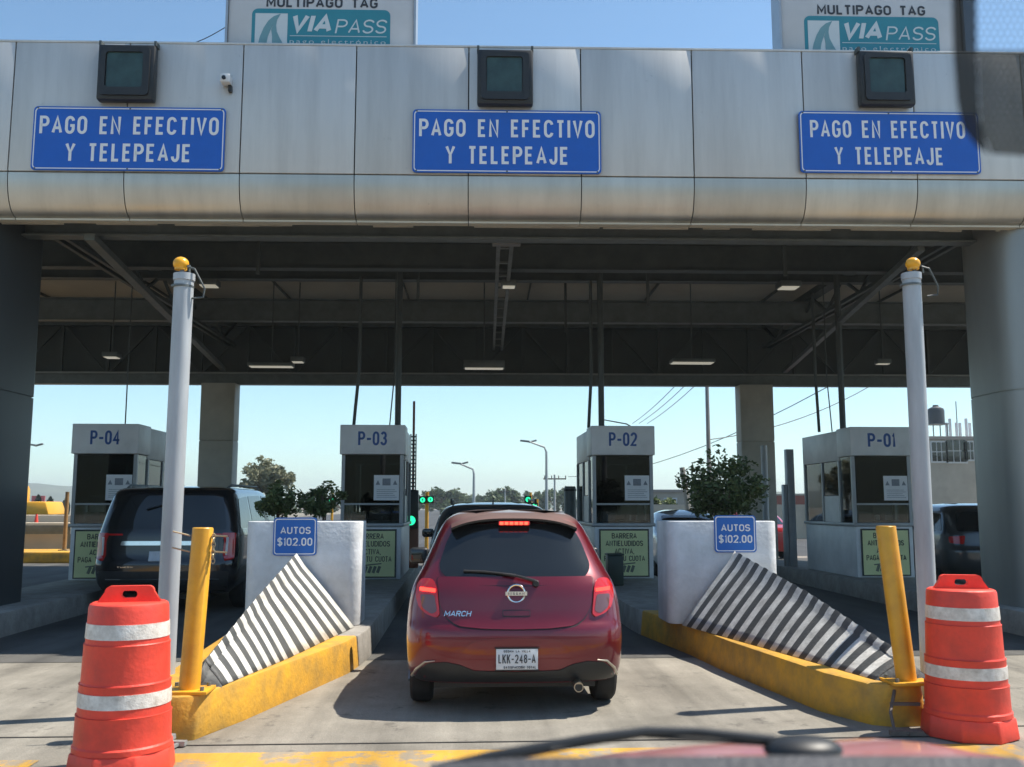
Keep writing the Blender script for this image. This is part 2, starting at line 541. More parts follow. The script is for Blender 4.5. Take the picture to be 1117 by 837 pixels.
car_white = M('white_car_paint', (.70, .72, .73), .3, 0, .04, 2, coat=1.0)
car_grey = M('grey_car_paint', (.05, .055, .06), .3, .4, .08, 2, coat=1.0)
car_red = M('far_red_car_paint', (.5, .02, .03), .3, .1, .06, 2, coat=1.0)
car_glass = M('dark_car_glass', (.012, .014, .015), .03, 0, .1, 2, spec=.7)
chrome = M('chrome', (.75, .75, .75), .12, 1.0, .04, 5)
lens_red = M('red_lamp_lens', (.55, .012, .012), .08, 0, .1, 6, coat=1.0)
lens_smoke = M('smoked_lamp_lens', (.16, .07, .07), .1, 0, .1, 6, coat=1.0)
lens_clear = M('clear_lamp_lens', (.65, .62, .60), .12, 0, .1, 6, coat=1.0)
brake_on = EM('lit_brake_light', (1.0, .05, .025), 4.0, (.4, .01, .01))
brake_bar = EM('lit_tail_bar', (1.0, .035, .02), 3.5, (.4, .01, .01))
green_on = EM('lit_green_signal', (.02, .90, .36), 1.3, (.01, .2, .1))
booth_white = M('booth_sheet_metal', (.78, .79, .79), .45, 0, .06, 2, dirt=(.64, .65, .65))
booth_grey = M('booth_frame_metal', (.34, .36, .37), .45, .3, .1, 4)
booth_dark = M('booth_interior', (.05, .05, .052), .8, 0, .2, 3)
num_blue = M('blue_numbering', (.03, .10, .33), .5, 0, .05, 6)
banner_y = M('pale_green_banner', (.74, .78, .40), .6, 0, .05, 3)
banner_txt = M('banner_lettering', (.05, .06, .05), .6, 0, .1, 6)
paper = M('paper_notice', (.78, .79, .80), .8, 0, .03, 6)
paper_ink = M('printed_grey', (.25, .27, .30), .8, 0, .2, 20)
paper_red = M('printed_red', (.5, .16, .14), .8, 0, .1, 20)
glass_dark = GLASS('tinted_booth_glass', (.12, .14, .14), .0)
glass_clear = GLASS('clear_booth_glass', (.74, .80, .80), .01)
lamp_white = EM('lit_lamp_diffuser', (1.0, .92, .72), .2, (.8, .78, .7))
teal = M('teal_print', (.03, .25, .32), .5, 0, .05, 3)
pale_print = M('pale_print', (.62, .68, .70), .5, 0, .04, 3)
panel_white = M('billboard_face', (.60, .62, .65), .5, 0, .05, 1.5, dirt=(.52, .54, .56))
ink_dark = M('dark_print', (.035, .04, .05), .5, 0, .05, 3)
signal_glass = M('signal_lens_glass', (.03, .065, .06), .15, 0, .35, 6)
bark = M('bark', (.10, .075, .055), .9, 0, .3, 12, .5)
stripe_w = M('white_stripe_paint', (.72, .71, .66), .6, 0, .1, 7, .25, dirt=(.42, .41, .37))
stripe_k = M('dark_stripe_paint', (.045, .05, .052), .6, 0, .25, 7, .25, dirt=(.09, .09, .085))
wall_beige = M('beige_render', (.52, .44, .33), .85, 0, .12, 1.2)
wall_tan = M('tan_render', (.40, .35, .28), .85, 0, .15, .8)
wall_red = M('oxide_red_wall', (.30, .10, .07), .85, 0, .2, 1)
truck_y = M('yellow_truck_paint', (.75, .36, .02), .4, 0, .08, 2)

def leafmat(name, a, b, sc):
    m = bpy.data.materials.new(name)
    m.use_nodes = True
    nt = m.node_tree
    p = nt.nodes['Principled BSDF']
    p.inputs['Roughness'].default_value = .55
    p.inputs['Specular IOR Level'].default_value = .3
    g = nt.nodes.new('ShaderNodeNewGeometry')
    cr = nt.nodes.new('ShaderNodeValToRGB')
    cr.color_ramp.elements[0].color = (*a, 1)
    cr.color_ramp.elements[1].color = (*b, 1)
    nt.links.new(g.outputs['Random Per Island'], cr.inputs[0])
    nt.links.new(cr.outputs[0], p.inputs['Base Color'])
    tl = nt.nodes.new('ShaderNodeBsdfTranslucent')
    nt.links.new(cr.outputs[0], tl.inputs[0])
    mx = nt.nodes.new('ShaderNodeMixShader')
    mx.inputs[0].default_value = .25
    out = nt.nodes['Material Output']
    nt.links.new(p.outputs[0], mx.inputs[1])
    nt.links.new(tl.outputs[0], mx.inputs[2])
    nt.links.new(mx.outputs[0], out.inputs[0])
    return m
leaf_shrub = leafmat('clipped_shrub_leaf', (.035, .06, .025), (.12, .16, .06), 1)
leaf_pale = leafmat('pale_tree_leaf', (.16, .165, .10), (.30, .30, .19), 1)
leaf_far = leafmat('far_tree_leaf', (.06, .09, .04), (.13, .17, .08), 1)
leaf_light = leafmat('light_tree_leaf', (.07, .10, .03), (.15, .19, .06), 1)
leaf_cyp = leafmat('cypress_leaf', (.02, .03, .018), (.04, .055, .03), 1)

# ground with stains, cracks and tyre dust in its own colour
def groundmat(name, a, b, c, sc):
    m = bpy.data.materials.new(name)
    m.use_nodes = True
    nt = m.node_tree
    L = nt.links.new
    p = nt.nodes['Principled BSDF']
    p.inputs['Roughness'].default_value = .85
    tc = nt.nodes.new('ShaderNodeTexCoord')
    n1 = nt.nodes.new('ShaderNodeTexNoise'); n1.inputs['Scale'].default_value = sc; n1.inputs['Detail'].default_value = 8; n1.inputs['Roughness'].default_value = .65
    L(tc.outputs['Object'], n1.inputs['Vector'])
    r1 = nt.nodes.new('ShaderNodeValToRGB')
    r1.color_ramp.elements[0].position = .32; r1.color_ramp.elements[0].color = (*a, 1)
    r1.color_ramp.elements[1].position = .68; r1.color_ramp.elements[1].color = (*b, 1)
    L(n1.outputs['Fac'], r1.inputs[0])
    n2 = nt.nodes.new('ShaderNodeTexNoise'); n2.inputs['Scale'].default_value = 2.6; n2.inputs['Detail'].default_value = 9; n2.inputs['Roughness'].default_value = .75
    L(tc.outputs['Object'], n2.inputs['Vector'])
    r2 = nt.nodes.new('ShaderNodeValToRGB')
    r2.color_ramp.elements[0].position = .575; r2.color_ramp.elements[0].color = (0, 0, 0, 1)
    r2.color_ramp.elements[1].position = .66; r2.color_ramp.elements[1].color = (1, 1, 1, 1)
    L(n2.outputs['Fac'], r2.inputs[0])
    mx = nt.nodes.new('ShaderNodeMix'); mx.data_type = 'RGBA'
    mulf = nt.nodes.new('ShaderNodeMath'); mulf.operation = 'MULTIPLY'; mulf.inputs[1].default_value = .75
    L(r2.outputs[0], mulf.inputs[0])
    L(mulf.outputs[0], mx.inputs[0]); L(r1.outputs[0], mx.inputs[6]); mx.inputs[7].default_value = (*c, 1)
    n3 = nt.nodes.new('ShaderNodeTexNoise'); n3.inputs['Scale'].default_value = 140; n3.inputs['Detail'].default_value = 3
    L(tc.outputs['Object'], n3.inputs['Vector'])
    mr = nt.nodes.new('ShaderNodeMapRange'); mr.inputs['From Min'].default_value = .3; mr.inputs['From Max'].default_value = .7; mr.inputs['To Min'].default_value = .78; mr.inputs['To Max'].default_value = 1.15
    L(n3.outputs['Fac'], mr.inputs['Value'])
    m2 = nt.nodes.new('ShaderNodeMix'); m2.data_type = 'RGBA'; m2.blend_type = 'MULTIPLY'; m2.inputs[0].default_value = 1
    L(mx.outputs[2], m2.inputs[6]); L(mr.outputs[0], m2.inputs[7])
    L(m2.outputs[2], p.inputs['Base Color'])
    mp = nt.nodes.new('ShaderNodeMapping'); mp.inputs['Scale'].default_value = (1.5, .10, 1)
    L(tc.outputs['Object'], mp.inputs[0])
    n4 = nt.nodes.new('ShaderNodeTexNoise'); n4.inputs['Scale'].default_value = 1.3; n4.inputs['Detail'].default_value = 7; n4.inputs['Roughness'].default_value = .6
    L(mp.outputs[0], n4.inputs['Vector'])
    r4 = nt.nodes.new('ShaderNodeMapRange'); r4.inputs['From Min'].default_value = .40; r4.inputs['From Max'].default_value = .66; r4.inputs['To Min'].default_value = 1.08; r4.inputs['To Max'].default_value = .62
    L(n4.outputs['Fac'], r4.inputs['Value'])
    m3 = nt.nodes.new('ShaderNodeMix'); m3.data_type = 'RGBA'; m3.blend_type = 'MULTIPLY'; m3.inputs[0].default_value = 1
    L(m2.outputs[2], m3.inputs[6]); L(r4.outputs[0], m3.inputs[7]); L(m3.outputs[2], p.inputs['Base Color'])
    bp = nt.nodes.new('ShaderNodeBump'); bp.inputs['Strength'].default_value = .35; bp.inputs['Distance'].default_value = .01
    L(n3.outputs['Fac'], bp.inputs['Height']); L(bp.outputs[0], p.inputs['Normal'])
    return m
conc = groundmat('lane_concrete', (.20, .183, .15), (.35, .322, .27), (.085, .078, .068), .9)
earth = groundmat('open_ground', (.20, .18, .14), (.30, .27, .21), (.12, .13, .07), .05)
asph = groundmat('asphalt', (.045, .046, .047), (.075, .075, .074), (.03, .03, .03), .5)

def paintline_mat():
    m = groundmat('worn_yellow_line', (.55, .30, .04), (.70, .40, .05), (.30, .27, .22), 1.5)
    for n in m.node_tree.nodes:
        if n.type == 'VALTORGB' and abs(n.color_ramp.elements[0].position - .575) < .01:
            n.color_ramp.elements[0].position = .48
            n.color_ramp.elements[1].position = .56
        if n.type == 'MATH': n.inputs[1].default_value = .9
    return m
worn_line = paintline_mat()

# ------------------------------------------------------------------ setting: ground, road, hills
g = MB(); N = 24
def hsheet(x0, x1, y0, y1, z, nx=1, ny=1):
    mb = MB()
    vs = [(x0 + (x1 - x0) * i / nx, y0 + (y1 - y0) * j / ny, z) for j in range(ny + 1) for i in range(nx + 1)]
    fs = [(j * (nx + 1) + i, j * (nx + 1) + i + 1, (j + 1) * (nx + 1) + i + 1, (j + 1) * (nx + 1) + i) for j in range(ny) for i in range(nx)]
    return mb.add(vs, fs)
tag(hsheet(-2500, 2500, -2500, 2500, -.012, 8, 8).build('ground', earth), kind='structure')
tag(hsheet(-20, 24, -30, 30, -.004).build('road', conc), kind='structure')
lane = groundmat('shade_toned_lane', (.075, .073, .068), (.13, .125, .115), (.045, .043, .04), .7)  # canopy shade painted into the lane colour, starting near the shadow edge
tag(hsheet(-20, 24, 10.1, 29, 0.0).build('road', lane), kind='structure')  # sheet laid over the road to carry the painted canopy shade
tag(hsheet(-24, 30, 30, 400, -.006).build('road', asph), kind='structure')
tag(hsheet(-1.9, 3.6, 5.9, 6.42, 0.0).build('road_marking', worn_line), kind='structure')
tag(hsheet(-6.5, -2.6, 5.9, 6.3, 0.0).build('road_marking', worn_line), kind='structure')
jt = MB()
for x0, x1, y in ((-2.1, 3.3, 6.62), (-20, -2.5, 6.9), (3.9, 24, 6.9)):
    jt.bb(x0, x1, y, y + .018, -.003, .0012)
tag(jt.build('road_joint', M('joint_sealant', (.05, .047, .043), .8, 0, .2, 8)), kind='structure')

def hill(name, x0, x1, Y, h, seed, col):
    mb = MB(); nx, ny = 90, 8
    vs = []
    for j in range(ny + 1):
        for i in range(nx + 1):
            x = x0 + (x1 - x0) * i / nx
            y = Y + j * 60
            e = math.sin(math.pi * i / nx) ** .6 * math.sin(math.pi * j / ny)
            z = h * e * (.75 + .5 * noise.noise((x * .006 + seed, y * .004, seed))) + 2.5 * noise.noise((x * .05, y * .05, seed)) * e - .5
            vs.append((x, y, z))
    fs = [(j * (nx + 1) + i, j * (nx + 1) + i + 1, (j + 1) * (nx + 1) + i + 1, (j + 1) * (nx + 1) + i) for j in range(ny) for i in range(nx)]
    mb.add(vs, fs)
    return tag(mb.build(name, M(name + '_scrub', col, .9, 0, .3, .03), angle=80), kind='structure')
hill('hills', -900, -300, 1100, 52, 1.3, (.10, .11, .07))
hill('hills', 20, 460, 700, 17, 4.1, (.06, .08, .045))
hill('hills', -420, 130, 800, 11, 7.7, (.07, .09, .05))

hill('hills', -300, 300, -620, 52, 2.2, (.05, .065, .035))  # unseen slope behind the camera, added to darken what the glass reflects
hz = MB().bb(-2600, 2600, -2600, 2600, -1, 62).build('haze', [], raw=True)
hm = bpy.data.materials.new('haze_air'); hm.use_nodes = True
hn = hm.node_tree; hn.nodes.clear()
ho = hn.nodes.new('ShaderNodeOutputMaterial'); hv = hn.nodes.new('ShaderNodeVolumePrincipled')
hv.inputs['Color'].default_value = (.88, .97, 1.0, 1)
hv.inputs['Density'].default_value = .0005
hv.inputs['Anisotropy'].default_value = .3
hn.links.new(hv.outputs[0], ho.inputs['Volume'])
hz.data.materials.append(hm)
tag(hz, kind='stuff')

# ------------------------------------------------------------------ traffic islands
IS = [-6.2, -1.68, 2.81, 7.42]
def island(label, o, ymid, far_o):
    """o: plan outline of the yellow-painted near part, far_o: bare far part"""
    r = thing('traffic_island', label, 'traffic island', (o[0][0], o[0][1], 0), 'raised islands between the lanes')
    def inset(pl, d):
        cx = sum(p[0] for p in pl) / len(pl); cy = sum(p[1] for p in pl) / len(pl)
        return [(p[0] + (cx - p[0]) / max(.01, abs(cx - p[0])) * min(d, abs(cx - p[0])), p[1]) for p in pl]
    MB().prism(o, -.02, .29, top=inset(o, .03)).build('painted_kerb', yellow, r, bevel=.02)
    MB().prism(far_o, -.02, .287, top=inset(far_o, .02)).build('bare_kerb', concrete_dirty, r, bevel=.02)
    return r
island('traffic island with sunlit yellow kerb tapering towards the left orange drum',
       [(-1.93, 6.72), (-1.80, 6.78), (-1.60, 7.35), (-1.07, 9.35), (-1.02, 9.75), (-2.38, 9.75), (-2.28, 7.4), (-2.08, 6.75)], 9.7,
       [(-1.015, 9.755), (-.97, 10.3), (-.97, 21.5), (-1.3, 22.5), (-2.1, 22.5), (-2.38, 21.5), (-2.38, 9.755)])
island('traffic island with shaded yellow kerb beside the right orange drum',
       [(3.08, 6.92), (2.92, 7.0), (2.72, 7.45), (2.47, 9.2), (2.38, 10.2), (2.14, 11.9), (3.52, 11.9), (3.50, 7.5), (3.30, 6.95)], 9.7,
       [(2.135, 11.905), (2.10, 12.5), (2.10, 21.5), (2.4, 22.5), (3.2, 22.5), (3.52, 21.5), (3.52, 11.905)])
for cx, lb in ((IS[0], 'shaded traffic island under the leftmost clad column'), (IS[3], 'shaded traffic island under the rightmost clad column')):
    island(lb, [(cx - .2, 7.0), (cx + .2, 7.0), (cx + .72, 9.3), (cx + .72, 9.75), (cx - .72, 9.75), (cx - .72, 9.3)], 9.7,
           [(cx + .72, 9.755), (cx + .72, 22), (cx + .3, 22.8), (cx - .3, 22.8), (cx - .72, 22), (cx - .72, 9.755)])

# ------------------------------------------------------------------ canopy
can = thing('toll_canopy', 'long grey metal canopy spanning all the toll lanes on clad columns', 'canopy', (.5, 12, 0))
FY = 11.6
XJ = [.02 + 1.42 * k for k in range(-11, 14)]
fas = MB(); bul = MB()
for a, b in zip(XJ, XJ[1:]):
    fas.bb(a + .007, b - .007, FY, FY + .05, 5.655, 7.33)
    pr = [(FY + .01 + .27 * (1 - math.cos(R(t))) , 5.64 - .50 * math.sin(R(t))) for t in range(0, 91, 9)]
    pr2 = [(y + .05, z + .03) for y, z in pr[::-1]]
    bul.xprism(pr + pr2, a + .006, b - .006)
fas.build('fascia', alu, can, bevel=.006)
bul.build('rounded_trim', alu_low, can, angle=50)
MB().bb(XJ[0], XJ[-1], FY + .10, FY + .16, 5.60, 7.31).build('fascia_backing', black_pl, can)
mb = MB()
mb.bb(XJ[0], XJ[-1], FY - .005, FY + .16, 7.332, 7.36)
mb.build('parapet_cap', alu, can, bevel=.005)
lip = MB()
for i, (a, b) in enumerate(zip(XJ, XJ[1:])):
    lip.bb(a + .006, b - .006, FY + .27, FY + .40, 5.112, 5.138)
lip.build('lower_lip', M('pale_lip', (.62, .58, .48), .5, .2, .1, 3), can)
soffit_m = M('pale_soffit_edge', (.50, .47, .40), .6, 0, .2, 6)
random.seed(3)
for k in range(20):
    x = -7 + random.random() * 15
    MB().bb(x, x + .2 + random.random() * .9, FY + .47 + k * .001, FY + .50 + k * .001, 5.115 + random.random() * .01, 5.16).build('soffit_edge', soffit_m, can)
x0, x1 = XJ[0], XJ[-1]
MB().bb(x0, x1, FY + .17, 19.2, 6.42, 6.5).bb(x0, x1, 23.4, 26.6, 6.42, 6.5).build('roof_deck', deck, can)
MB().bb(x0, x1, 19.205, 23.395, 6.44, 6.48).build('pale_roof_strip', deck_pale, can)  # opaque strip, paler than the deck on either side
rb = MB()
for k in range(int((x1 - x0) / 2.8)):
    rb.bb(x0 + k * 2.8, x0 + k * 2.8 + .03, FY + .3, 26.5, 6.36, 6.418)
rb.build('roof_rib', steel_dark, can)
def ibeam(mb, y, zb, h, w=.22):
    mb.bb(x0, x1, y - w / 2, y + w / 2, zb, zb + .025)
    mb.bb(x0, x1, y - w / 2, y + w / 2, zb + h - .025, zb + h)
    mb.bb(x0, x1, y - .01, y + .01, zb + .026, zb + h - .026)
for y, zb, h in ((12.7, 5.12, .35), (14.2, 5.72, .32), (16.4, 5.62, .5), (18.6, 5.95, .3), (21.1, 5.6, .5), (23.0, 6.0, .3)):
    mb = MB(); ibeam(mb, y, zb, h); mb.build('beam', steel_mid if y in (12.7, 21.1) else steel_dark, can)
mb = MB()
TY = 24.4
mb.bb(x0, x1, TY - .14, TY + .14, 4.60, 4.86); mb.bb(x0, x1, TY - .10, TY + .10, 6.1, 6.3)
mb.build('rear_beam', steel_mid, can)
MB().bb(x0, x1, TY - .2, TY + .2, 4.862, 4.90).build('rear_gutter', M('gutter_metal', (.30, .31, .30), .5, .1, .1, 3), can)
mb = MB()
k = 0; x = x0 + .4
while x < x1 - 1:
    mb.bb(x - .04, x + .04, TY - .04, TY + .04, 4.905, 6.1)
    a, b = ((4.92, 6.08) if k % 2 else (6.08, 4.92))
    mb.bar((x + .06, TY, a), (x + 1.10, TY, b), .06, .06)
    x += 1.17; k += 1
mb.build('rear_truss', steel_dark, can)
MB().bb(x0, x1, TY + .22, TY + .26, 4.9, 6.4).build('rear_cladding', deck, can)
# girders over the island lines and the cable run over the middle lane
for gx in (-6.2, 7.45):
    mb = MB()
    mb.bb(gx - .12, gx - .05, 13.4, 24.2, 5.55, 5.62); mb.bb(gx + .05, gx + .12, 13.4, 24.2, 5.55, 5.62)
    mb.bb(gx - .12, gx + .12, 12.0, 24.2, 6.1, 6.25)
    yy = 13.5; k = 0
    while yy < 23.4:
        mb.bar((gx, yy, 5.62 if k % 2 else 6.1), (gx, yy + .9, 6.1 if k % 2 else 5.62), .05, .05)
        yy += .9; k += 1
    mb.build('girder', steel_dark, can)
MB().bar((-4.95, 12.4, 5.05), (-6.35, 24.1, 4.95), .13, .09).build('edge_brace', steel_mid, can)
MB().bar((6.35, 13.0, 5.15), (7.85, 24.1, 4.95), .10, .09).build('edge_brace', steel_mid, can)
mb = MB()
mb.bb(.40, .46, 13.0, 24.0, 5.44, 5.50); mb.bb(.60, .66, 13.0, 24.0, 5.44, 5.50)
for k in range(12): mb.bb(.461, .599, 13.4 + k * .9, 13.46 + k * .9, 5.45, 5.48)
mb.build('cable_tray', M('tray_metal', (.17, .18, .17), .5, .4, .2, 4), can)
MB().bb(.33, .72, 12.86, 13.0, 5.12, 5.62).build('tray_box', M('grey_box', (.20, .20, .20), .6, 0, .1, 4), can)
for x, y in ((-3.4, 15), (3.2, 17.3), (5.0, 14.9), (-1.0, 16.9), (1.9, 20)):
    MB().bb(x, x + .05, y, y + .05, 5.2, 6.42).build('hanger', steel_dark, can)
# columns: rounded cladding in two lifts with vertical seams
def column(cx, cy, w, d, z1, mat, seams, rad):
    o = rrect(w, d, min(w, d) * rad, cx, cy, 8)
    lo = 3.02
    c = MB().prism(o, .25, lo - .012).prism(rrect(w - .04, d - .04, min(w, d) * rad * .95, cx, cy, 8), lo - .012, lo + .012).prism(o, lo + .012, z1).build('column', mat, can, angle=30)
    if seams:
        s = MB()
        for sx in seams:
            s.bb(cx + sx - .008, cx + sx + .008, cy - d / 2 - .006, cy - d / 2 + .02, .3, z1)
        s.build('seam', black_pl, c)
    return c
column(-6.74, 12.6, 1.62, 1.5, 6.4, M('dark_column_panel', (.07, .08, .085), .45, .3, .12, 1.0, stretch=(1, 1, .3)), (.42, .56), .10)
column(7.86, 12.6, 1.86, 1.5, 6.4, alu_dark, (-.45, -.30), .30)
conc_col = M('pale_column_panel', (.50, .48, .42), .7, 0, .12, 2)
for cx in (-6.44, 7.08):
    MB().bb(cx - .42, cx + .42, 24.0, 24.5, .2, 3.15).bb(cx - .405, cx + .405, 24.015, 24.485, 3.15, 3.17).bb(cx - .42, cx + .42, 24.0, 24.5, 3.17, 4.6).build('column', conc_col, can, bevel=.03)

# ------------------------------------------------------------------ lights hanging under the canopy
def clight(px, py, Y, w, d, label, h=.10, name='ceiling_light'):
    p = at(px, py, Y)
    r = thing(name, label, 'ceiling light', p, 'lights hanging under the canopy')
    MB().bb(p.x - w / 2, p.x + w / 2, Y - d / 2, Y + d / 2, p.z, p.z + h).build('housing', steel_mid, r, bevel=.01)
    MB().bb(p.x - w / 2 + .03, p.x + w / 2 - .03, Y - d / 2 + .03, Y + d / 2 - .03, p.z - .014, p.z - .002).build('diffuser', lamp_white, r)
    top = 6.42
    MB().tube([(p.x, Y, p.z + h), (p.x, Y, top)], .015, 6).build('hanger', steel_dark, r)
clight(122, 390, 21.0, .32, .32, 'small square light nearest the left dark column')
clight(228, 312, 17.0, .34, .30, 'small square light beside the top of the left grey pole')
clight(296, 400, 20.5, .95, .30, 'long pale light panel just left of the pale back column top', .07)
clight(325, 395, 20.9, .28, .28, 'small square light at the right end of the long left light panel')
clight(555, 313, 16.6, .27, .26, 'small square light beside the cable tray over the middle lane')
clight(528, 402, 20.6, .88, .30, 'wide grey light fitting at the far end of the cable tray', .16)
clight(755, 396, 20.5, .95, .36, 'long light panel left of the right back column', .07)
clight(860, 314, 17.0, .38, .34, 'small square light high on the right between trusses')
clight(963, 397, 20.8, .32, .2, 'small oval light left of the right grey pole')

# ------------------------------------------------------------------ signs on the fascia
def pay_sign(cx, z, w, h, label, dx=0, tw=.93):
    r = thing('payment_sign', label, 'sign', (cx, FY - .05, z), 'blue payment signs on the fascia')
    plate('sign_panel', [rrect(w, h, .05)], .02, (cx, FY - .026, z), sign_blue, r)
    plate('sign_border', [rrect(w - .035, h - .035, .05), rrect(w - .06, h - .06, .04)], .003, (cx, FY - .0462, z), sign_white, r)
    text('lettering', 'PAGO EN EFECTIVO', w * tw, .235, (cx + dx, FY - .046, z + .17), sign_white, r, .004, .165, .20, .62)
    text('lettering', 'Y TELEPEAJE', w * .665 * tw / .95, .235, (cx + dx, FY - .046, z - .18), sign_white, r, .004, .165, .20, .62)
    b = MB()
    for sx in (-1, 0, 1):
        for sz in (-1, 1): b.lathe([(.012, -.006), (.012, 0)], 8, (cx + sx * (w / 2 - .05), FY - .047, z + sz * (h / 2 - .022)), 'y')
    b.build('rivet', steel_mid, r)
TURN = R(1.3)
def zc(px, py, Y):
    d = Y - FY; q = at(px, py, Y)
    for k in range(5): q = at(px, py, FY + d - (q.x - .5) * math.sin(TURN))
    v = Matrix.Rotation(TURN, 3, 'Z') @ (q - Vector((.5, FY, 0))) + Vector((.5, FY, 0))
    return v
p = zc(142, 153, FY); pay_sign(p.x, p.z, 2.36, .82, 'blue payment sign under the left signal box beside the small camera')
p = zc(553, 156, FY); pay_sign(p.x, p.z, 2.36, .82, 'blue payment sign over the middle lane above the red hatchback')
p = zc(969, 157, FY); pay_sign(p.x, p.z, 2.30, .81, 'blue payment sign nearest the right edge of the canopy', -.02, .86)

def signal_box(px, py, label):
    p = zc(px, py, FY - .08)
    x, z = p.x, p.z
    r = thing('signal_box', label, 'lane signal', (x, FY - .1, z), 'black lane signal boxes on the fascia')
    MB().bb(x - .35, x + .35, FY - .15, FY - .01, z - .36, z + .36).build('housing', black_pl, r, bevel=.03)
    plate('bezel', [rrect(.60, .62, .05, 0, 0), rrect(.46, .46, .04, -.01, .02)], .03, (x, FY - .15, z), black_pl, r)
    MB().bb(x - .23, x + .21, FY - .156, FY - .152, z - .21, z + .25).build('lens', signal_glass, r)
    b = MB()
    for sx in (-.34, .34): b.bb(x + sx - .015, x + sx + .015, FY - .12, FY + .02, z + .36, z + .42)
    b.build('mounting_bracket', steel_dark, r)
signal_box(139, 81, 'black signal box left of the small camera with green glints')
signal_box(551, 86, 'black signal box above the middle blue sign')
signal_box(966, 87, 'black signal box below the right billboard')

p = zc(247, 88, FY - .08)
r = thing('security_camera', 'tiny white camera on the fascia beside the left blue sign', 'camera', (p.x, FY, p.z))
MB().bb(p.x - .06, p.x + .06, FY - .16, FY - .01, p.z - .05, p.z + .06).build('housing', white_pt, r, bevel=.012)
MB().lathe([(.025, -.02), (.025, 0)], 12, (p.x - .01, FY - .16, p.z), 'y').build('lens', black_gl, r)
MB().bb(p.x + .02, p.x + .06, FY - .07, FY - .005, p.z - .13, p.z - .052).build('bracket', black_pl, r)

def billboard(px, label):
    Y = FY - .02 + .15
    s = 1.0
    a = zc(px, 50, Y); x0 = a.x; w = 2.37; zb = 7.362; h = 1.5
    k = w / 213.0
    X = lambda q: x0 + (q - 248) * k
    Z = lambda q: zb + .02 + (50 - q) * k * 1.08
    r = thing('billboard', label, 'billboard', (x0 + w / 2, Y, zb), 'white billboards on the canopy parapet')
    MB().bb(x0, x0 + w, Y, Y + .3, zb, zb + h).build('panel', panel_white, r, bevel=.01)
    mb = MB()
    mb.bb(x0 - .03, x0 + w + .03, Y - .03, Y - .002, zb, zb + .03); mb.bb(x0 - .03, x0 - .002, Y - .03, Y + .3, zb + .031, zb + h); mb.bb(x0 + w + .002, x0 + w + .03, Y - .03, Y + .3, zb + .031, zb + h)
    mb.build('frame', M('billboard_frame', (.42, .45, .48), .4, .5, .1, 4), r)
    plate('logo_panel', [[(X(275), zb + .032), (X(434), zb + .032)] + [(X(434) - .08 + .08 * math.cos(R(t)), Z(8) - .08 + .08 * math.sin(R(t))) for t in range(0, 91, 15)] + [(X(275) + .08 + .08 * math.cos(R(t)), Z(8) - .08 + .08 * math.sin(R(t))) for t in range(90, 181, 15)]], .004, (0, Y - .001, 0), teal, r)
    pl = plate('logo_square', [[(X(279), zb + .034), (X(316), zb + .034), (X(316), Z(13.5)), (X(279), Z(13.5))]], .004, (0, Y - .006, 0), pale_print, r)
    # winding road in the square: two strokes of a road that narrows towards its top
    def road(l):
        return [(X(q), max(Z(y), zb + .036)) for q, y in l]
    plate('logo_road', [road([(283, 49), (285, 40), (289, 30), (294, 22), (300, 17), (308, 14), (303, 19), (300, 25), (297, 32), (294, 40), (292.5, 49)]),
                        road([(299, 49), (299, 40), (297.6, 32), (300, 25), (303, 19), (308, 14), (304, 21), (303, 27), (304, 34), (308, 42), (312, 49)])], .003, (0, Y - .0115, 0), M('logo_road_teal', (.16, .33, .37), .5, 0, .05, 3), r)
    text('lettering', 'VIA', (368 - 320) * k, 22 * k, ((X(320) + X(368)) / 2, Y - .006, Z(24.5)), pale_print, r, .003, .24, .06, .85, .22)
    text('lettering', 'PASS', (430 - 372) * k, 17 * k, ((X(372) + X(430)) / 2, Y - .006, Z(27)), pale_print, r, .003, .11, .14, .74, .18)
    MB().bb(X(319), X(430), Y - .0085, Y - .006, Z(38.7), Z(38)).build('rule', pale_print, r)
    script_text('lettering', 'pago electrónico', (429 - 319) * k, 7.4 * k, ((X(319) + X(429)) / 2, Y - .006, zb + .034 + 3.7 * k), pale_print, r, .003, -.004, spacing=1.3)
    text('lettering', 'MULTIPAGO TAG', (419 - 291) * k, 12 * k, ((X(291) + X(419)) / 2, Y - .002, Z(0.5)), ink_dark, r, .004, .19, .16, .78)
    return x0
billboard(248, 'white billboard standing left on the canopy parapet')
billboard(853, 'white billboard on the parapet half hidden at the right')
p0 = at(180, 49, FY + .3); p1 = at(244, 26, FY + .5)
mb = MB(); mb.tube([p0 + (p1 - p0) * t + Vector((0, 0, -.06 * math.sin(math.pi * t))) for t in [i / 8 for i in range(9)]], .006, 5)
tag(mb.build('stay_cable', black_pl, loc=p0), 'thin cable rising from the parapet to the left billboard', 'cable')

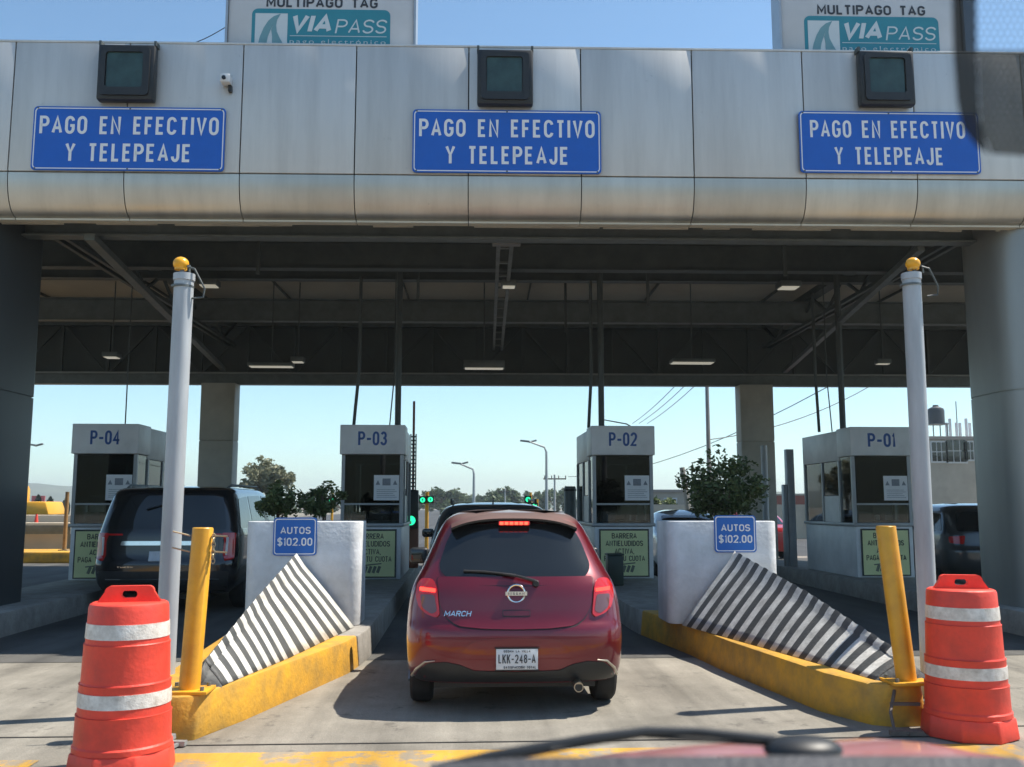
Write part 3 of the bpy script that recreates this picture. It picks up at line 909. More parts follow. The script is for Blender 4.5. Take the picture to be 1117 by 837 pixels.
# ------------------------------------------------------------------ toll booths
BW, BL, BH = 1.10, 2.6, 2.68
def booth(cx, num, label, Y=17.0):
    z0 = .288
    r = thing('toll_booth', label, 'toll booth', (cx, Y, z0), 'toll booths on the islands')
    w = BW / 2
    hood = MB().bb(cx - w - .02, cx + w + .02, Y, Y + .66, z0 + 2.16, z0 + BH).build('hood', booth_white, r, bevel=.015)
    text('booth_number', num, .50, .25, (cx - .0, Y - .001, z0 + 2.44), num_blue, hood, .003, .17, .12, .60)
    MB().bb(cx - w + .02, cx + w - .02, Y + .664, Y + BL, z0 + 2.1, z0 + BH - .02).build('roof_band', booth_white, r, bevel=.012)
    lw = MB().bb(cx - w + .03, cx + w - .03, Y + .06, Y + BL - .02, z0, z0 + .90).build('lower_wall', booth_white, r, bevel=.012)
    mb = MB().bb(cx - w - .01, cx + w + .01, Y + .03, Y + BL - .01, z0 + .902, z0 + .96)
    mb.build('sill', booth_grey, r, bevel=.008)
    for y in (Y + .10, Y + .70, Y + 1.55, Y + BL - .08):
        for sx in (-1, 1):
            MB().bb(cx + sx * (w - .04) - .03, cx + sx * (w - .04) + .03, y - .03, y + .03, z0 + .962, z0 + 2.098 if y > Y + .5 else z0 + 2.158).build('corner_post', booth_grey, r)
    mb = MB()
    mb.bb(cx - w + .075, cx + w - .075, Y + .06, Y + .11, z0 + 1.28, z0 + 1.31)
    mb.build('window_rail', booth_grey, r)
    MB().bb(cx - w + .07, cx + w - .07, Y + .08, Y + .09, z0 + 1.312, z0 + 2.155).build('tinted_pane', glass_dark, r)
    MB().bb(cx - w + .07, cx + w - .07, Y + .08, Y + .09, z0 + .964, z0 + 1.278).build('clear_pane', glass_clear, r)
    for sx in (-1, 1):
        x = cx + sx * (w - .04)
        MB().bb(x - .005, x + .005, Y + .14, Y + .66, z0 + .964, z0 + 2.15).build('side_pane', glass_clear, r)
        MB().bb(x - .005, x + .005, Y + 1.59, Y + BL - .12, z0 + .964, z0 + 2.09).build('side_pane', glass_clear, r)
        d = MB().bb(x - .012, x + .012, Y + .74, Y + 1.51, z0 + .964, z0 + 1.45).build('door', booth_white, r)
        MB().bb(x - .008, x + .008, Y + .76, Y + 1.49, z0 + 1.46, z0 + 2.09).build('door_pane', glass_dark, d)
    MB().bb(cx - w + .09, cx + w - .09, Y + BL - .08, Y + BL - .05, z0 + .964, z0 + 2.09).build('rear_wall', booth_dark, r)
    mb = MB()
    mb.bb(cx - w + .1, cx + w - .1, Y + .15, Y + .55, z0 + .965, z0 + 1.0)
    mb.bb(cx - .05, cx + .30, Y + .35, Y + .40, z0 + 1.10, z0 + 1.38); mb.bb(cx + .09, cx + .16, Y + .36, Y + .42, z0 + 1.0, z0 + 1.1)
    mb.bb(cx - .38, cx - .12, Y + .28, Y + .5, z0 + 1.0, z0 + 1.16)
    mb.build('counter', booth_dark, r)
    MB().bb(cx - .25, cx + .25, Y + 1.0, Y + 1.12, z0 + 1.0, z0 + 1.55).bb(cx - .22, cx + .22, Y + .8, Y + 1.1, z0 + .92, z0 + 1.0).build('chair', booth_dark, r, bevel=.03)
    # banner on the lower wall
    bn = MB().bb(cx - .44, cx + .44, Y + .035, Y + .055, z0 + .03, z0 + .86).build('banner', banner_txt, r)
    MB().bb(cx - .415, cx + .415, Y + .027, Y + .033, z0 + .05, z0 + .83).build('banner_face', banner_y, bn)
    for s, zz, ww in (('BARRERA', .74, .44), ('ANTIELUDIDOS', .61, .66), ('ACTIVA,', .475, .34), ('PAGA TU CUOTA', .35, .72)):
        text('lettering', s, ww, .095, (cx, Y + .026, z0 + zz), banner_txt, bn, .003, .155, .14, .68)
    sp = MB()
    for k in range(5):
        sp.box((cx - .16 + k * .075, Y + .024, z0 + .17), (.05, .004, .12), ry=R(20))
    sp.box((cx - .02, Y + .0245, z0 + .25), (.42, .004, .02), ry=R(-6))
    sp.build('barrier_picture', M('banner_print', (.16, .18, .13), .6, 0, .3, 20), bn)
    pp = MB().bb(cx + .03, cx + .47, Y + .066, Y + .072, z0 + 1.36, z0 + 1.80).build('paper_notice', paper, r)
    q = MB()
    q.bb(cx + .18, cx + .32, Y + .061, Y + .065, z0 + 1.62, z0 + 1.74)
    for sx in (.10, .40): q.add([(cx + sx - .04, Y + .063, z0 + 1.63), (cx + sx + .04, Y + .063, z0 + 1.63), (cx + sx, Y + .063, z0 + 1.71)], [(0, 1, 2)])
    for k in range(5): q.bb(cx + .08, cx + .43 - .03 * (k % 3), Y + .062, Y + .065, z0 + 1.41 + k * .033, z0 + 1.417 + k * .033)
    q.build('notice_print', paper_ink, pp)
    return r
booth(-6.23, 'P-04', 'white toll booth numbered P-04 behind the black SUV')
booth(-1.62, 'P-03', 'white toll booth numbered P-03 behind the left white barrier')
booth(2.81, 'P-02', 'white toll booth numbered P-02 right of the red hatchback')
booth(7.50, 'P-01', 'white toll booth numbered P-01 beside the right grey pole')
# conduits from booth roofs up to the beams
def conduit(px, py, Y, r, ztop, label, wob=0, steel=steel_dark):
    p = at(px, py, Y)
    pts = [(p.x, Y, 2.97), (p.x + wob * .3, Y, 3.3), (p.x + wob, Y, 4.0), (p.x + wob, Y, ztop)]
    o = MB().tube(pts, r, 8).build('conduit', steel, loc=(p.x, Y, 2.97))
    tag(o, label, 'pipe', 'conduits rising from booth roofs')
conduit(434, 455, 17.5, .055, 6.42, 'thick dark conduit on the roof of booth P-03')
conduit(656, 455, 17.5, .055, 6.42, 'thick dark conduit on the roof of booth P-02')
conduit(919, 455, 17.8, .06, 6.42, 'thick dark conduit on the roof of booth P-01')
conduit(386, 455, 17.4, .03, 5.72, 'thin conduit with a joint left on booth P-03 roof', .08)
conduit(642, 455, 17.5, .03, 5.72, 'thin conduit left on booth P-02 roof', .06)
conduit(893, 455, 18.3, .03, 5.72, 'thin conduit left on booth P-01 roof', -.03)
conduit(137, 455, 17.5, .012, 6.42, 'thin wire dropping onto booth P-04 roof')
conduit(425, 455, 17.8, .012, 6.42, 'thin cable beside the thick conduit of booth P-03', .08)
conduit(907, 455, 18.2, .012, 6.42, 'thin cable beside the thick conduit of booth P-01', -.06)
for px, py, Y in ((384, 440, 17.4), (643, 447, 17.5), (893, 433, 18.3)):
    pass
# metal frame on the roof of the second booth
p = at(675, 455, 18.4)
tag(MB().tube([(p.x - .3, 18.4, 2.94), (p.x - .3, 18.4, 3.2), (p.x + .15, 18.4, 3.12), (p.x + .32, 18.4, 3.02), (p.x + .32, 18.4, 2.94)], .012, 6).tube([(p.x - .3, 18.4, 3.08), (p.x + .3, 18.4, 3.02)], .01, 6)
    .build('antenna_frame', steel_mid, loc=(p.x, 18.4, 2.94)), 'thin bent metal frame on the roof of booth P-02', 'antenna')

# ------------------------------------------------------------------ lane barriers and signals
def raised_arm(px0, Y, label, h=3.6):
    p = at(px0, 560, Y)
    r = thing('barrier_gate', label, 'barrier', (p.x, Y, .28), 'raised barrier gates behind the booths')
    MB().bb(p.x - .13, p.x + .13, Y - .13, Y + .13, .28, 1.25).build('cabinet', M('barrier_cabinet', (.25, .09, .05), .5, 0, .1, 4), r, bevel=.02)
    mb = MB()
    for sx in (-1, 1): mb.bb(p.x + sx * .055 - .012, p.x + sx * .055 + .012, Y - .03, Y + .03, 1.25, 3.05)
    for k in range(22): mb.bb(p.x - .042, p.x + .042, Y - .02, Y + .02, 1.3 + k * .08, 1.33 + k * .08)
    mb.build('mast', steel_mid, r)
    MB().bb(p.x - .025, p.x + .025, Y + .04, Y + .07, 1.0, h).build('arm', M('arm_red_white', (.30, .12, .11), .5, 0, .5, 3, stretch=(.1, .1, 1)), r)
raised_arm(450, 20.3, 'raised barrier arm on lattice mast right of booth P-03', 3.75)
p = at(622, 560, 20.3)
r = thing('barrier_gate', 'stout grey barrier post left of booth P-02', 'barrier', (p.x, 20.3, .28), 'raised barrier gates behind the booths')
MB().lathe([(.125, .28), (.125, 1.92), (.11, 1.96)], 20, (p.x, 20.3, 0)).build('cabinet', steel_mid, r)
MB().lathe([(.135, 1.86), (.135, 1.9)], 20, (p.x, 20.3, 0)).build('cap', black_pl, r)

def lane_signal(px, py, Y, rad, label, post=None, n=1, group='green lane signals beyond the booths'):
    p = at(px, py, Y)
    r = thing('lane_signal', label, 'traffic light', (p.x, Y, 0), group)
    MB().bb(p.x - rad * 1.5, p.x + rad * 1.5, Y, Y + .2, p.z - rad * 1.5, p.z + rad * 1.5).build('housing', black_pl, r, bevel=.02)
    MB().lathe([(rad * 1.02, -.012), (rad * .7, -.035), (.01, -.045)][::-1], 20, (p.x, Y, p.z), 'y').build('lens', green_on, r)
    # arrow on the lens
    a = rad * .62
    plate('arrow', [[(-a * .25, -a), (a * .25, -a), (a * .25, 0), (a * .8, 0), (0, a), (-a * .8, 0), (-a * .25, 0)]], .004, (p.x, Y - .047, p.z), M('dark_arrow', (.01, .16, .10), .4, 0, .1, 5), r)
    MB().bb(p.x - rad * 1.45, p.x + rad * 1.45, Y - .1, Y - .002, p.z + rad * 1.25, p.z + rad * 1.45).build('visor', black_pl, r)
    MB().tube([(p.x + (post or 0), Y + .1, 0), (p.x + (post or 0), Y + .1, p.z + .25)], .045, 8).build('post', yellow_post, r)
lane_signal(461, 545.5, 32, .08, 'green arrow signal, left of the pair beside booth P-03', .12)
lane_signal(469.5, 545, 32, .08, 'green arrow signal, right of the pair beside booth P-03', -.10)
lane_signal(576, 545, 34, .085, 'green arrow signal above the red hatchback, upper left of its pair', .10)
lane_signal(583, 552.5, 33.8, .085, 'green arrow signal above the red hatchback, lower right of its pair', .10)
lane_signal(362, 546, 34, .09, 'green arrow signal glimpsed through the left clipped shrubs')
p = at(448, 568, 19.9)
r = thing('booth_signal', 'round green light on the lane side of booth P-03', 'traffic light', (p.x, 19.9, p.z))
MB().bb(p.x - .15, p.x + .15, 19.92, 20.1, p.z - .16, p.z + .62).build('housing', black_pl, r, bevel=.02)
MB().lathe([(.01, -.06), (.07, -.045), (.095, -.01), (.095, .02)], 20, (p.x, 19.92, p.z), 'y').build('lens', green_on, r)
MB().bb(p.x - .35, p.x - .15, 19.95, 20.0, p.z + .1, p.z + .16).build('bracket', steel_mid, r)

# green bin by the second booth
p = at(671, 630, 15.6)
MBb = MB().bb(p.x - .125, p.x + .125, 15.5, 15.8, .288, .76)
r = thing('litter_bin', 'dark green box bin standing before the banner of booth P-02', 'bin', (p.x, 15.65, .288))
MBb.build('bin_body', M('green_bin', (.012, .03, .022), .5, 0, .2, 5), r, bevel=.02)
MB().bb(p.x - .135, p.x + .135, 15.49, 15.81, .762, .79).build('bin_lid', M('green_bin_lid', (.015, .035, .026), .5, 0, .2, 5), r, bevel=.01)

# ------------------------------------------------------------------ white barriers with price signs
def white_barrier(x0, x1, label, slabel, spx, spy, side):
    Y = 10.5
    cx = (x0 + x1) / 2
    r = thing('concrete_barrier', label, 'barrier', (cx, Y, .288), 'white concrete barriers on the islands')
    o = rrect(x1 - x0, .7, .12, cx, Y + .35, 6)
    MB().prism(o, .288, 1.385).build('barrier_body', white_pt, r, bevel=.012, angle=30)
    p = at(spx, spy, Y - .03)
    s = thing('price_sign', slabel, 'sign', (p.x, Y - .02, p.z), 'blue price signs on the white barriers')
    plate('sign_panel', [rrect(.46, .40, .035)], .012, (p.x, Y - .003, p.z), sign_blue2, s)
    plate('sign_border', [rrect(.435, .375, .03), rrect(.415, .355, .025)], .002, (p.x, Y - .0152, p.z), sign_white, s)
    text('lettering', 'AUTOS', .32, .075, (p.x + .005, Y - .0152, p.z + .065), sign_white, s, .003, .17, .15, .80)
    text('lettering', '$102.00', .37, .085, (p.x, Y - .0152, p.z - .055), sign_white, s, .003, .17, .13, .66)
white_barrier(-2.33, -1.11, 'white concrete barrier in front of booth P-03', 'blue AUTOS $102.00 sign on the left white barrier', 321.5, 585.5, 1)
white_barrier(2.21, 3.43, 'white concrete barrier to the right of the red hatchback', 'blue AUTOS $102.00 sign on the right white barrier', 802.5, 582.5, -1)

# striped crash wedges: a folded sheet whose ridge climbs to the barrier
def crash_wedge(label, ridge, base_in, base_out, nose, n):
    r = thing('crash_wedge', label, 'crash cushion', (*ridge[0][:2], .288), 'striped wedges before the white barriers')
    mb = MB()
    def lerp(pl, t):
        f = t * (len(pl) - 1); i = min(int(f), len(pl) - 2)
        return Vector(pl[i]).lerp(Vector(pl[i + 1]), f - i)
    rows = []
    for i in range(n + 1):
        t = i / n
        rd, bi, bo = lerp(ridge, t), lerp(base_in, t), lerp(base_out, t)
        wob = .006 * math.sin(t * n * math.pi / 2.0)
        row = []
        for k in range(7): row.append(bo.lerp(rd, k / 7))
        up_ = Vector((0, 0, .03))
        row += [rd + (bo - rd).normalized() * .05 + up_ * .6, rd + up_, rd + (bi - rd).normalized() * .05 + up_ * .6]
        for k in range(6, -1, -1):
            q = bi.lerp(rd, k / 7)
            row.append(q + Vector((.0, 0, .012 * math.sin(math.pi * k / 7))))
        rows.append([q + Vector((0, 0, wob if 2 < j < 14 else 0)) for j, q in enumerate(row)])
    m = len(rows[0])
    vs = [q for row in rows for q in row]
    for i in range(n):
        fs = [(i * m + k, i * m + k + 1, (i + 1) * m + k + 1, (i + 1) * m + k) for k in range(m - 1)]
        mb.add([], []); b = len(mb.v)
        if i == 0: mb.v = [tuple(q) for q in vs]
        mb.f += fs; mb.m += [(i // 2 + 1) % 2] * len(fs)
    o = mb.build('striped_sheet', [stripe_w, stripe_k], r, angle=60)
    md = o.modifiers.new('thick', 'SOLIDIFY'); md.thickness = .012; md.offset = 0
    cap = MB()
    e = rows[0]
    cap.add([*e, *[q + Vector(nose) * (.2 + .8 * math.sin(math.pi * j / (m - 1))) for j, q in enumerate(e)], sum(e, Vector()) / m + Vector(nose) * 1.2],
            [(j, j + 1, m + j + 1, m + j) for j in range(m - 1)] + [(m + j, m + j + 1, 2 * m) for j in range(m - 1)])
    cap.build('nose_cap', stripe_k, r, angle=60)
    return r
crash_wedge('striped crash wedge in sunlight behind the left yellow bollard',
            [(-1.83, 7.12, .43), (-1.80, 8.6, .72), (-1.77, 10.42, 1.02)],
            [(-1.70, 7.10, .292), (-1.46, 8.3, .292), (-1.15, 10.38, .292)], [(-2.0, 7.12, .292), (-2.1, 8.6, .292), (-2.2, 10.4, .292)], (0, -.10, -.05), 56)
crash_wedge('striped crash wedge in shade behind the right yellow bollard',
            [(3.26, 7.15, .42), (3.10, 8.7, .74), (2.92, 10.42, 1.03)],
            [(3.0, 7.1, .292), (2.70, 8.6, .292), (2.32, 10.38, .292)], [(3.42, 7.14, .292), (3.42, 8.7, .292), (3.38, 10.4, .292)], (.02, -.10, -.05), 64)

# ------------------------------------------------------------------ bollards, poles, drums
def bollard(bx, by, tx, ty, ztop, label):
    r = thing('yellow_bollard', label, 'bollard', (bx, by, .288), 'yellow bollards on the island noses')
    MB().tube([(bx, by, .288), (tx, ty, ztop - .006), (tx, ty, ztop)], [.071, .071, .065], 24).build('post', yellow_post, r)
    MB().box((bx, by, .30), (.30, .26, .022)).build('base_plate', yellow_post, r, bevel=.004)
    for k in range(4):
        MB().lathe([(.014, 0), (.014, .025)], 6, (bx + (.11 if k % 2 else -.11), by + (.09 if k > 1 else -.09), .311)).build('bolt', steel_mid, r)
    return r
b1 = bollard(-1.875, 6.90, -1.83, 6.92, 1.40, 'yellow bollard with chain hooks behind the left orange drum')
b2 = bollard(3.18, 6.98, 3.08, 6.98, 1.405, 'yellow bollard leaning slightly beside the right orange drum')
hk = MB()
for z in (1.345, 1.235):
    hk.tube([(-1.76, 6.90, z), (-1.65, 6.88, z - .005)], .006, 6)
    hk.tube([(-1.905, 6.88, z), (-2.02, 6.86, z + .03)], .006, 6)
for k in range(7):
    a = R(90 * (k % 2))
    hk.tube([(-1.745 + .012 * math.cos(t) * math.cos(a), 6.89 + .012 * math.cos(t) * math.sin(a), 1.34 - k * .028 + .02 * math.sin(t)) for t in [j * math.pi / 4 for j in range(9)]], .004, 5)
hk.build('chain_hook', M('chain_steel', (.40, .34, .22), .4, .7, .2, 12), b1)

def pole(px_t, py_t, bx, by, label, r_=.076):
    t = at(px_t, py_t, by)
    r = thing('warning_light_pole', label, 'pole', (bx, by, 0), 'grey poles carrying yellow lamps')
    MB().tube([(bx, by, 0), (t.x, by, t.z)], r_, 24).build('post', pole_paint, r)
    MB().tube([(t.x, by, t.z - .035), (t.x, by, t.z + .02)], r_ + .008, 24).build('cap', pole_paint, r)
    MB().tube([(t.x - .01, by, t.z - .09), (t.x - .01, by, t.z - .075)], r_ + .012, 24).build('band', steel_mid, r)
    MB().box((bx, by, .008), (.34, .34, .016)).build('base_plate', steel_mid, r, bevel=.003)
    lx, lz = t.x + (-.03 if bx < 0 else .02), t.z + .105
    lamp = MB().sphere((lx, by, lz), .062, 18, 12, (1, 1, .9)).build('lamp', amber, r)
    MB().tube([(lx, by, lz - .05), (lx, by, lz - .035)], .048, 16).build('lamp_collar', amber, lamp)
    mb = MB()
    mb.tube([(lx + .01, by, t.z + .015), (lx + .01, by, lz - .05)], .018, 8)
    mb.tube([(lx + .075, by - .02, t.z + .02), (lx + .075, by - .02, lz - .02), (lx + .03, by, lz - .01)], .009, 6)
    mb.build('lamp_bracket', steel_mid, r)
    MB().tube([(lx + .06, by - .03, lz - .03), (lx + .12, by - .04, lz - .05), (lx + .17, by - .03, t.z - .04), (lx + .20, by - .02, t.z - .10), (lx + .19, by - .02, t.z - .17), (lx + .10, by - .02, t.z - .18)], .008, 6).build('lamp_cable', steel_dark, r)
pole(201, 302, -2.26, 7.62, 'grey pole with yellow lamp rising behind the left orange drum')
pole(994, 301, 3.80, 7.9, 'grey pole with yellow lamp rising behind the right orange drum')

def drum(x, y, label, rz):
    r = thing('traffic_drum', label, 'traffic drum', (x, y, 0), 'orange traffic drums at the lane mouth', rz, local=True)
    oct_ = [(.315 * math.cos(R(22.5 + 45 * k)), .315 * math.sin(R(22.5 + 45 * k))) for k in range(8)]
    octt = [(.298 * math.cos(R(22.5 + 45 * k)), .298 * math.sin(R(22.5 + 45 * k))) for k in range(8)]
    MB().prism(oct_, 0, .14, top=octt).build('base', orange_pl, r, bevel=.012)
    MB().lathe([(0.2808, .141), (0.2808, .17), (0.2718, .18), (0.2682, .335), (0.2700, .345)], 40).lathe([(0.2664, .346), (0.2610, .348), (0.2574, .512), (0.2601, .52)], 40).lathe([(0.2547, .521), (0.2493, .53), (0.2430, .735), (0.2448, .745)], 40) \
        .lathe([(0.2412, .746), (0.2358, .752), (0.2268, .955), (0.2205, .972), (0.2070, .98)], 40).build('body', orange_pl, r, angle=25)
    for z0, z1, r0, r1 in ((.395, .475, 0.2639, 0.2617), (.78, .865, 0.2387, 0.2345)):
        MB().lathe([(r0, z0), (r1, z1)], 40).build('reflective_band', reflective, r)
    def hnd(w0, w1, h):
        c = .035
        return [(-w0, 0), (w0, 0), (w1, h - c)] + [(w1 - c + c * math.cos(R(t)), h - c + c * math.sin(R(t))) for t in range(0, 91, 15)] + [(-w1 + c + c * math.cos(R(t)), h - c + c * math.sin(R(t))) for t in range(90, 181, 15)]
    h = plate('handle', [hnd(.18, .14, .095), rrect(.09, .042, .02, 0, .045)], .05, (0, .025, .979), orange_pl, r)
    return r
drum(-2.01, 6.02, 'orange and white traffic drum before the left grey pole', R(10))
drum(3.46, 6.68, 'orange and white traffic drum before the right grey pole', R(-12))
# scrap of galvanised bracket by the left island nose
p = Vector((-1.93, 6.55, 0))
o = MB().bar((-2.06, 6.62, .02), (-1.80, 6.60, .02), .05, .03).bar((-1.98, 6.5, .02), (-1.9, 6.68, .05), .03, .03).bar((-2.03, 6.66, .09), (-1.93, 6.54, .02), .012, .012).bar((-1.87, 6.5, .015), (-1.83, 6.64, .02), .02, .02).build('scrap_bracket', M('scrap_steel', (.42, .43, .42), .45, .5, .2, 12), loc=p)
tag(o, 'broken steel bracket lying at the nose of the left island', 'bracket')
o = MB().tube([(3.06, 6.92, .25), (2.98, 6.82, .12), (2.95, 6.7, .02), (3.02, 6.62, .02)], .012, 6).bar((2.9, 6.66, .02), (3.12, 6.64, .02), .05, .03).bar((3.0, 6.86, .17), (3.2, 6.84, .17), .03, .02).build('scrap_bracket', M('rusty_scrap', (.16, .13, .11), .7, .3, .2, 12), loc=(3.05, 6.7, 0))
tag(o, 'dark twisted bracket and cable at the nose of the right island', 'bracket')

# ------------------------------------------------------------------ vehicles
def pchip(tab):
    xs = [a for a, b in tab]; ys = [b for a, b in tab]; n = len(xs)
    d = [(ys[i + 1] - ys[i]) / (xs[i + 1] - xs[i]) for i in range(n - 1)]
    m = [d[0]] + [0 if d[i - 1] * d[i] <= 0 else 2 * d[i - 1] * d[i] / (d[i - 1] + d[i]) for i in range(1, n - 1)] + [d[-1]]
    def f(x):
        if x <= xs[0]: return ys[0]
        if x >= xs[-1]: return ys[-1]
        i = max(k for k in range(n) if xs[k] <= x); h = xs[i + 1] - xs[i]; t = (x - xs[i]) / h
        return ys[i] * (1 + 2 * t) * (1 - t) ** 2 + h * m[i] * t * (1 - t) ** 2 + ys[i + 1] * t * t * (3 - 2 * t) + h * m[i + 1] * t * t * (t - 1)
    return f

class Car:
    """a body made of horizontal slices: half width W(z), rear Rr(z), front Ff(z), rounded corners"""
    def __init__(s, W, Rr, Ff, Lr, Lf, n=3.2, zs=None):
        s.W, s.Rr, s.Ff, s.Lr, s.Lf, s.n = pchip(W), pchip(Rr), pchip(Ff), Lr, Lf, n
        s.z0, s.z1 = W[0][0], W[-1][0]
    def rear_y(s, x, z):
        u = min(1, abs(x) / s.W(z))
        return s.Rr(z) + s.Lr * (1 - (1 - u ** s.n) ** (1 / s.n))
    def side_x(s, y, z):
        w, r, f = s.W(z), s.Rr(z), s.Ff(z)
        if y < r + s.Lr: u = max(0, min(1, 1 - (y - r) / s.Lr))
        elif y > f - s.Lf: u = max(0, min(1, 1 - (f - y) / s.Lf))
        else: u = 0
        return w * (1 - u ** s.n) ** (1 / s.n)
    def body(s, name, mat, parent, arches, rad, nz=46):
        mb = MB(); K = 22; rings = []
        for i in range(nz + 1):
            t = i / nz
            z = s.z0 + (s.z1 - s.z0) * (1 - (1 - t) ** 1.35)
            w, r, f = s.W(z), s.Rr(z), s.Ff(z)
            ring = []
            for k in range(K + 1):
                a = math.pi * k / K
                c, sn = math.cos(a), math.sin(a)
                ring.append((w * math.copysign(abs(c) ** (2 / s.n), c), r + s.Lr * (1 - abs(sn) ** (2 / s.n)), z))
            for k in range(1, 12): ring.append((-w, r + s.Lr + (f - s.Lf - r - s.Lr) * k / 12, z))
            for k in range(K + 1):
                a = math.pi + math.pi * k / K
                c, sn = math.cos(a), math.sin(a)
                ring.append((w * math.copysign(abs(c) ** (2 / s.n), c), f - s.Lf * (1 - abs(sn) ** (2 / s.n)), z))
            for k in range(1, 12): ring.append((w, f - s.Lf - (f - s.Lf - r - s.Lr) * k / 12, z))
            rings.append(ring)
        n = len(rings[0])
        fs = [(i * n + k, i * n + (k + 1) % n, (i + 1) * n + (k + 1) % n, (i + 1) * n + k) for i in range(nz) for k in range(n)]
        fs += [tuple(range(n))[::-1]]
        top = rings[-1]
        ctr = Vector((0, sum(q[1] for q in top) / n, top[0][2] + .004))
        tot = (nz + 1) * n
        fs += [(nz * n + k, nz * n + (k + 1) % n, tot) for k in range(n)]
        mb.add([q for ring in rings for q in ring] + [ctr], fs)
        o = mb.build(name, [mat, black_pl], parent, angle=40)
        cut = MB()
        for y in arches:
            for sx in (-1, 1):
                cut.lathe([(rad, -.22), (rad, .22)], 40, (sx * (s.W(.5) - .03), y, rad - .06), 'x')
        co = cut.build('cutter', [black_pl])
        bo = o.modifiers.new('b', 'BOOLEAN'); bo.object = co; bo.operation = 'DIFFERENCE'; bo.solver = 'EXACT'
        dg = bpy.context.evaluated_depsgraph_get(); dg.update()
        me = bpy.data.meshes.new_from_object(o.evaluated_get(dg))
        o.modifiers.clear()
        o.data = me
        bpy.data.objects.remove(co)
        me.shade_smooth(); me.set_sharp_from_angle(angle=R(40))
        return o
    def panel(s, name, out, mat, parent, off=.004, side=0, step=.06, skirt=.012):
        """raised panel on the rear (out = (x, z)) or a side (out = (y, z), side = -1 / 1)"""
        bm = bmesh.new()
        bm.faces.new([bm.verts.new((a, 0, b)) for a, b in out])
        for ax in (0, 2):
            lo = min(v.co[ax] for v in bm.verts); hi = max(v.co[ax] for v in bm.verts)
            q = math.ceil(lo / step) * step
            while q < hi:
                co = [0, 0, 0]; co[ax] = q + 1.3e-4; no = [0, 0, 0]; no[ax] = 1
                bmesh.ops.bisect_plane(bm, geom=bm.verts[:] + bm.edges[:] + bm.faces[:], plane_co=co, plane_no=no)
                q += step
        def P(a, b, d):
            e = .01
            if not side:
                f = lambda x, z: s.rear_y(x, z)
                nx, nz = (f(a + e, b) - f(a - e, b)) / (2 * e), (f(a, b + e) - f(a, b - e)) / (2 * e)
                nv = Vector((nx, -1, nz)).normalized()
                nv = Vector((max(-.8, min(.8, nv.x)), nv.y, nv.z))
                return Vector((a, f(a, b), b)) + nv * d
            f = lambda y, z: s.side_x(y, z)
            ny, nz = (f(a + e, b) - f(a - e, b)) / (2 * e), (f(a, b + e) - f(a, b - e)) / (2 * e)
            nv = Vector((1, -ny, -nz)).normalized()
            q = Vector((f(a, b), a, b)) + nv * d
            return Vector((q.x * side, q.y, q.z))
        src = {v: (v.co.x, v.co.z) for v in bm.verts}
        edges = [e for e in bm.edges if e.is_boundary]
        ex = bmesh.ops.extrude_edge_only(bm, edges=edges)
        newv = [g_ for g_ in ex['geom'] if isinstance(g_, bmesh.types.BMVert)]
        for v in newv:
            a, b = v.co.x, v.co.z
            v.co = P(a, b, -skirt)
        for v, (a, b) in src.items(): v.co = P(a, b, off)
        bmesh.ops.recalc_face_normals(bm, faces=bm.faces)
        me = bpy.data.meshes.new(name)
        o_ = Vector((0, 0, 0))
        bm.to_mesh(me); bm.free()
        # outside must face outwards
        me.materials.append(mat)
        me.shade_smooth(); me.set_sharp_from_angle(angle=R(35))
        ob = bpy.data.objects.new(name, me); COL.objects.link(ob); ob.parent = parent
        OFF[ob.name] = Vector((0, 0, 0))
        return ob

def spline(pts, n=6):
    """closed Catmull-Rom outline"""
    o = []; m = len(pts)
    for i in range(m):
        p0, p1, p2, p3 = pts[i - 1], pts[i], pts[(i + 1) % m], pts[(i + 2) % m]
        for k in range(n):
            t = k / n
            o.append(tuple(.5 * (2 * p1[j] + (p2[j] - p0[j]) * t + (2 * p0[j] - 5 * p1[j] + 4 * p2[j] - p3[j]) * t * t + (3 * p1[j] - p0[j] - 3 * p2[j] + p3[j]) * t ** 3) for j in (0, 1)))
    return o
def soft(pts, r=.03, n=4):
    """polygon with rounded corners"""
    o = []; m = len(pts)
    for i in range(m):
        p, a, b = Vector(pts[i]), Vector(pts[i - 1]), Vector(pts[(i + 1) % m])
        d1, d2 = (a - p), (b - p)
        k = min(r, d1.length * .45, d2.length * .45)
        s, e = p + d1.normalized() * k, p + d2.normalized() * k
        for j in range(n + 1):
            t = j / n
            q = s * (1 - t) ** 2 + p * 2 * t * (1 - t) + e * t * t
            o.append((q.x, q.y))
    return o
def mir(pts): return [(-x, z) for x, z in pts][::-1]

def wheel(x, y, rad, w, parent, sx):
    t = MB().lathe([(rad * .62, -w / 2), (rad * .9, -w / 2), (rad * .985, -w * .38), (rad, -w * .2), (rad, w * .2), (rad * .985, w * .38), (rad * .9, w / 2), (rad * .62, w / 2)], 36, (x, y, rad), 'x').build('wheel', rubber, parent, angle=30)
    rm = MB().lathe([(rad * .62, -.03), (rad * .60, .0), (rad * .1, .0), (rad * .09, .02)] if sx > 0 else [(rad * .09, -.02), (rad * .1, .0), (rad * .60, .0), (rad * .62, .03)], 30, (x + sx * w * .40, y, rad), 'x')
    for k in range(5):
        a = k * 2 * math.pi / 5
        rm.bar((x + sx * w * .46, y + math.cos(a) * rad * .1, rad + math.sin(a) * rad * .1), (x + sx * w * .46, y + math.cos(a) * rad * .6, rad + math.sin(a) * rad * .6), .05, .03)
    rm.build('rim', M('wheel_alloy', (.32, .33, .34), .3, .8, .1, 5), t)

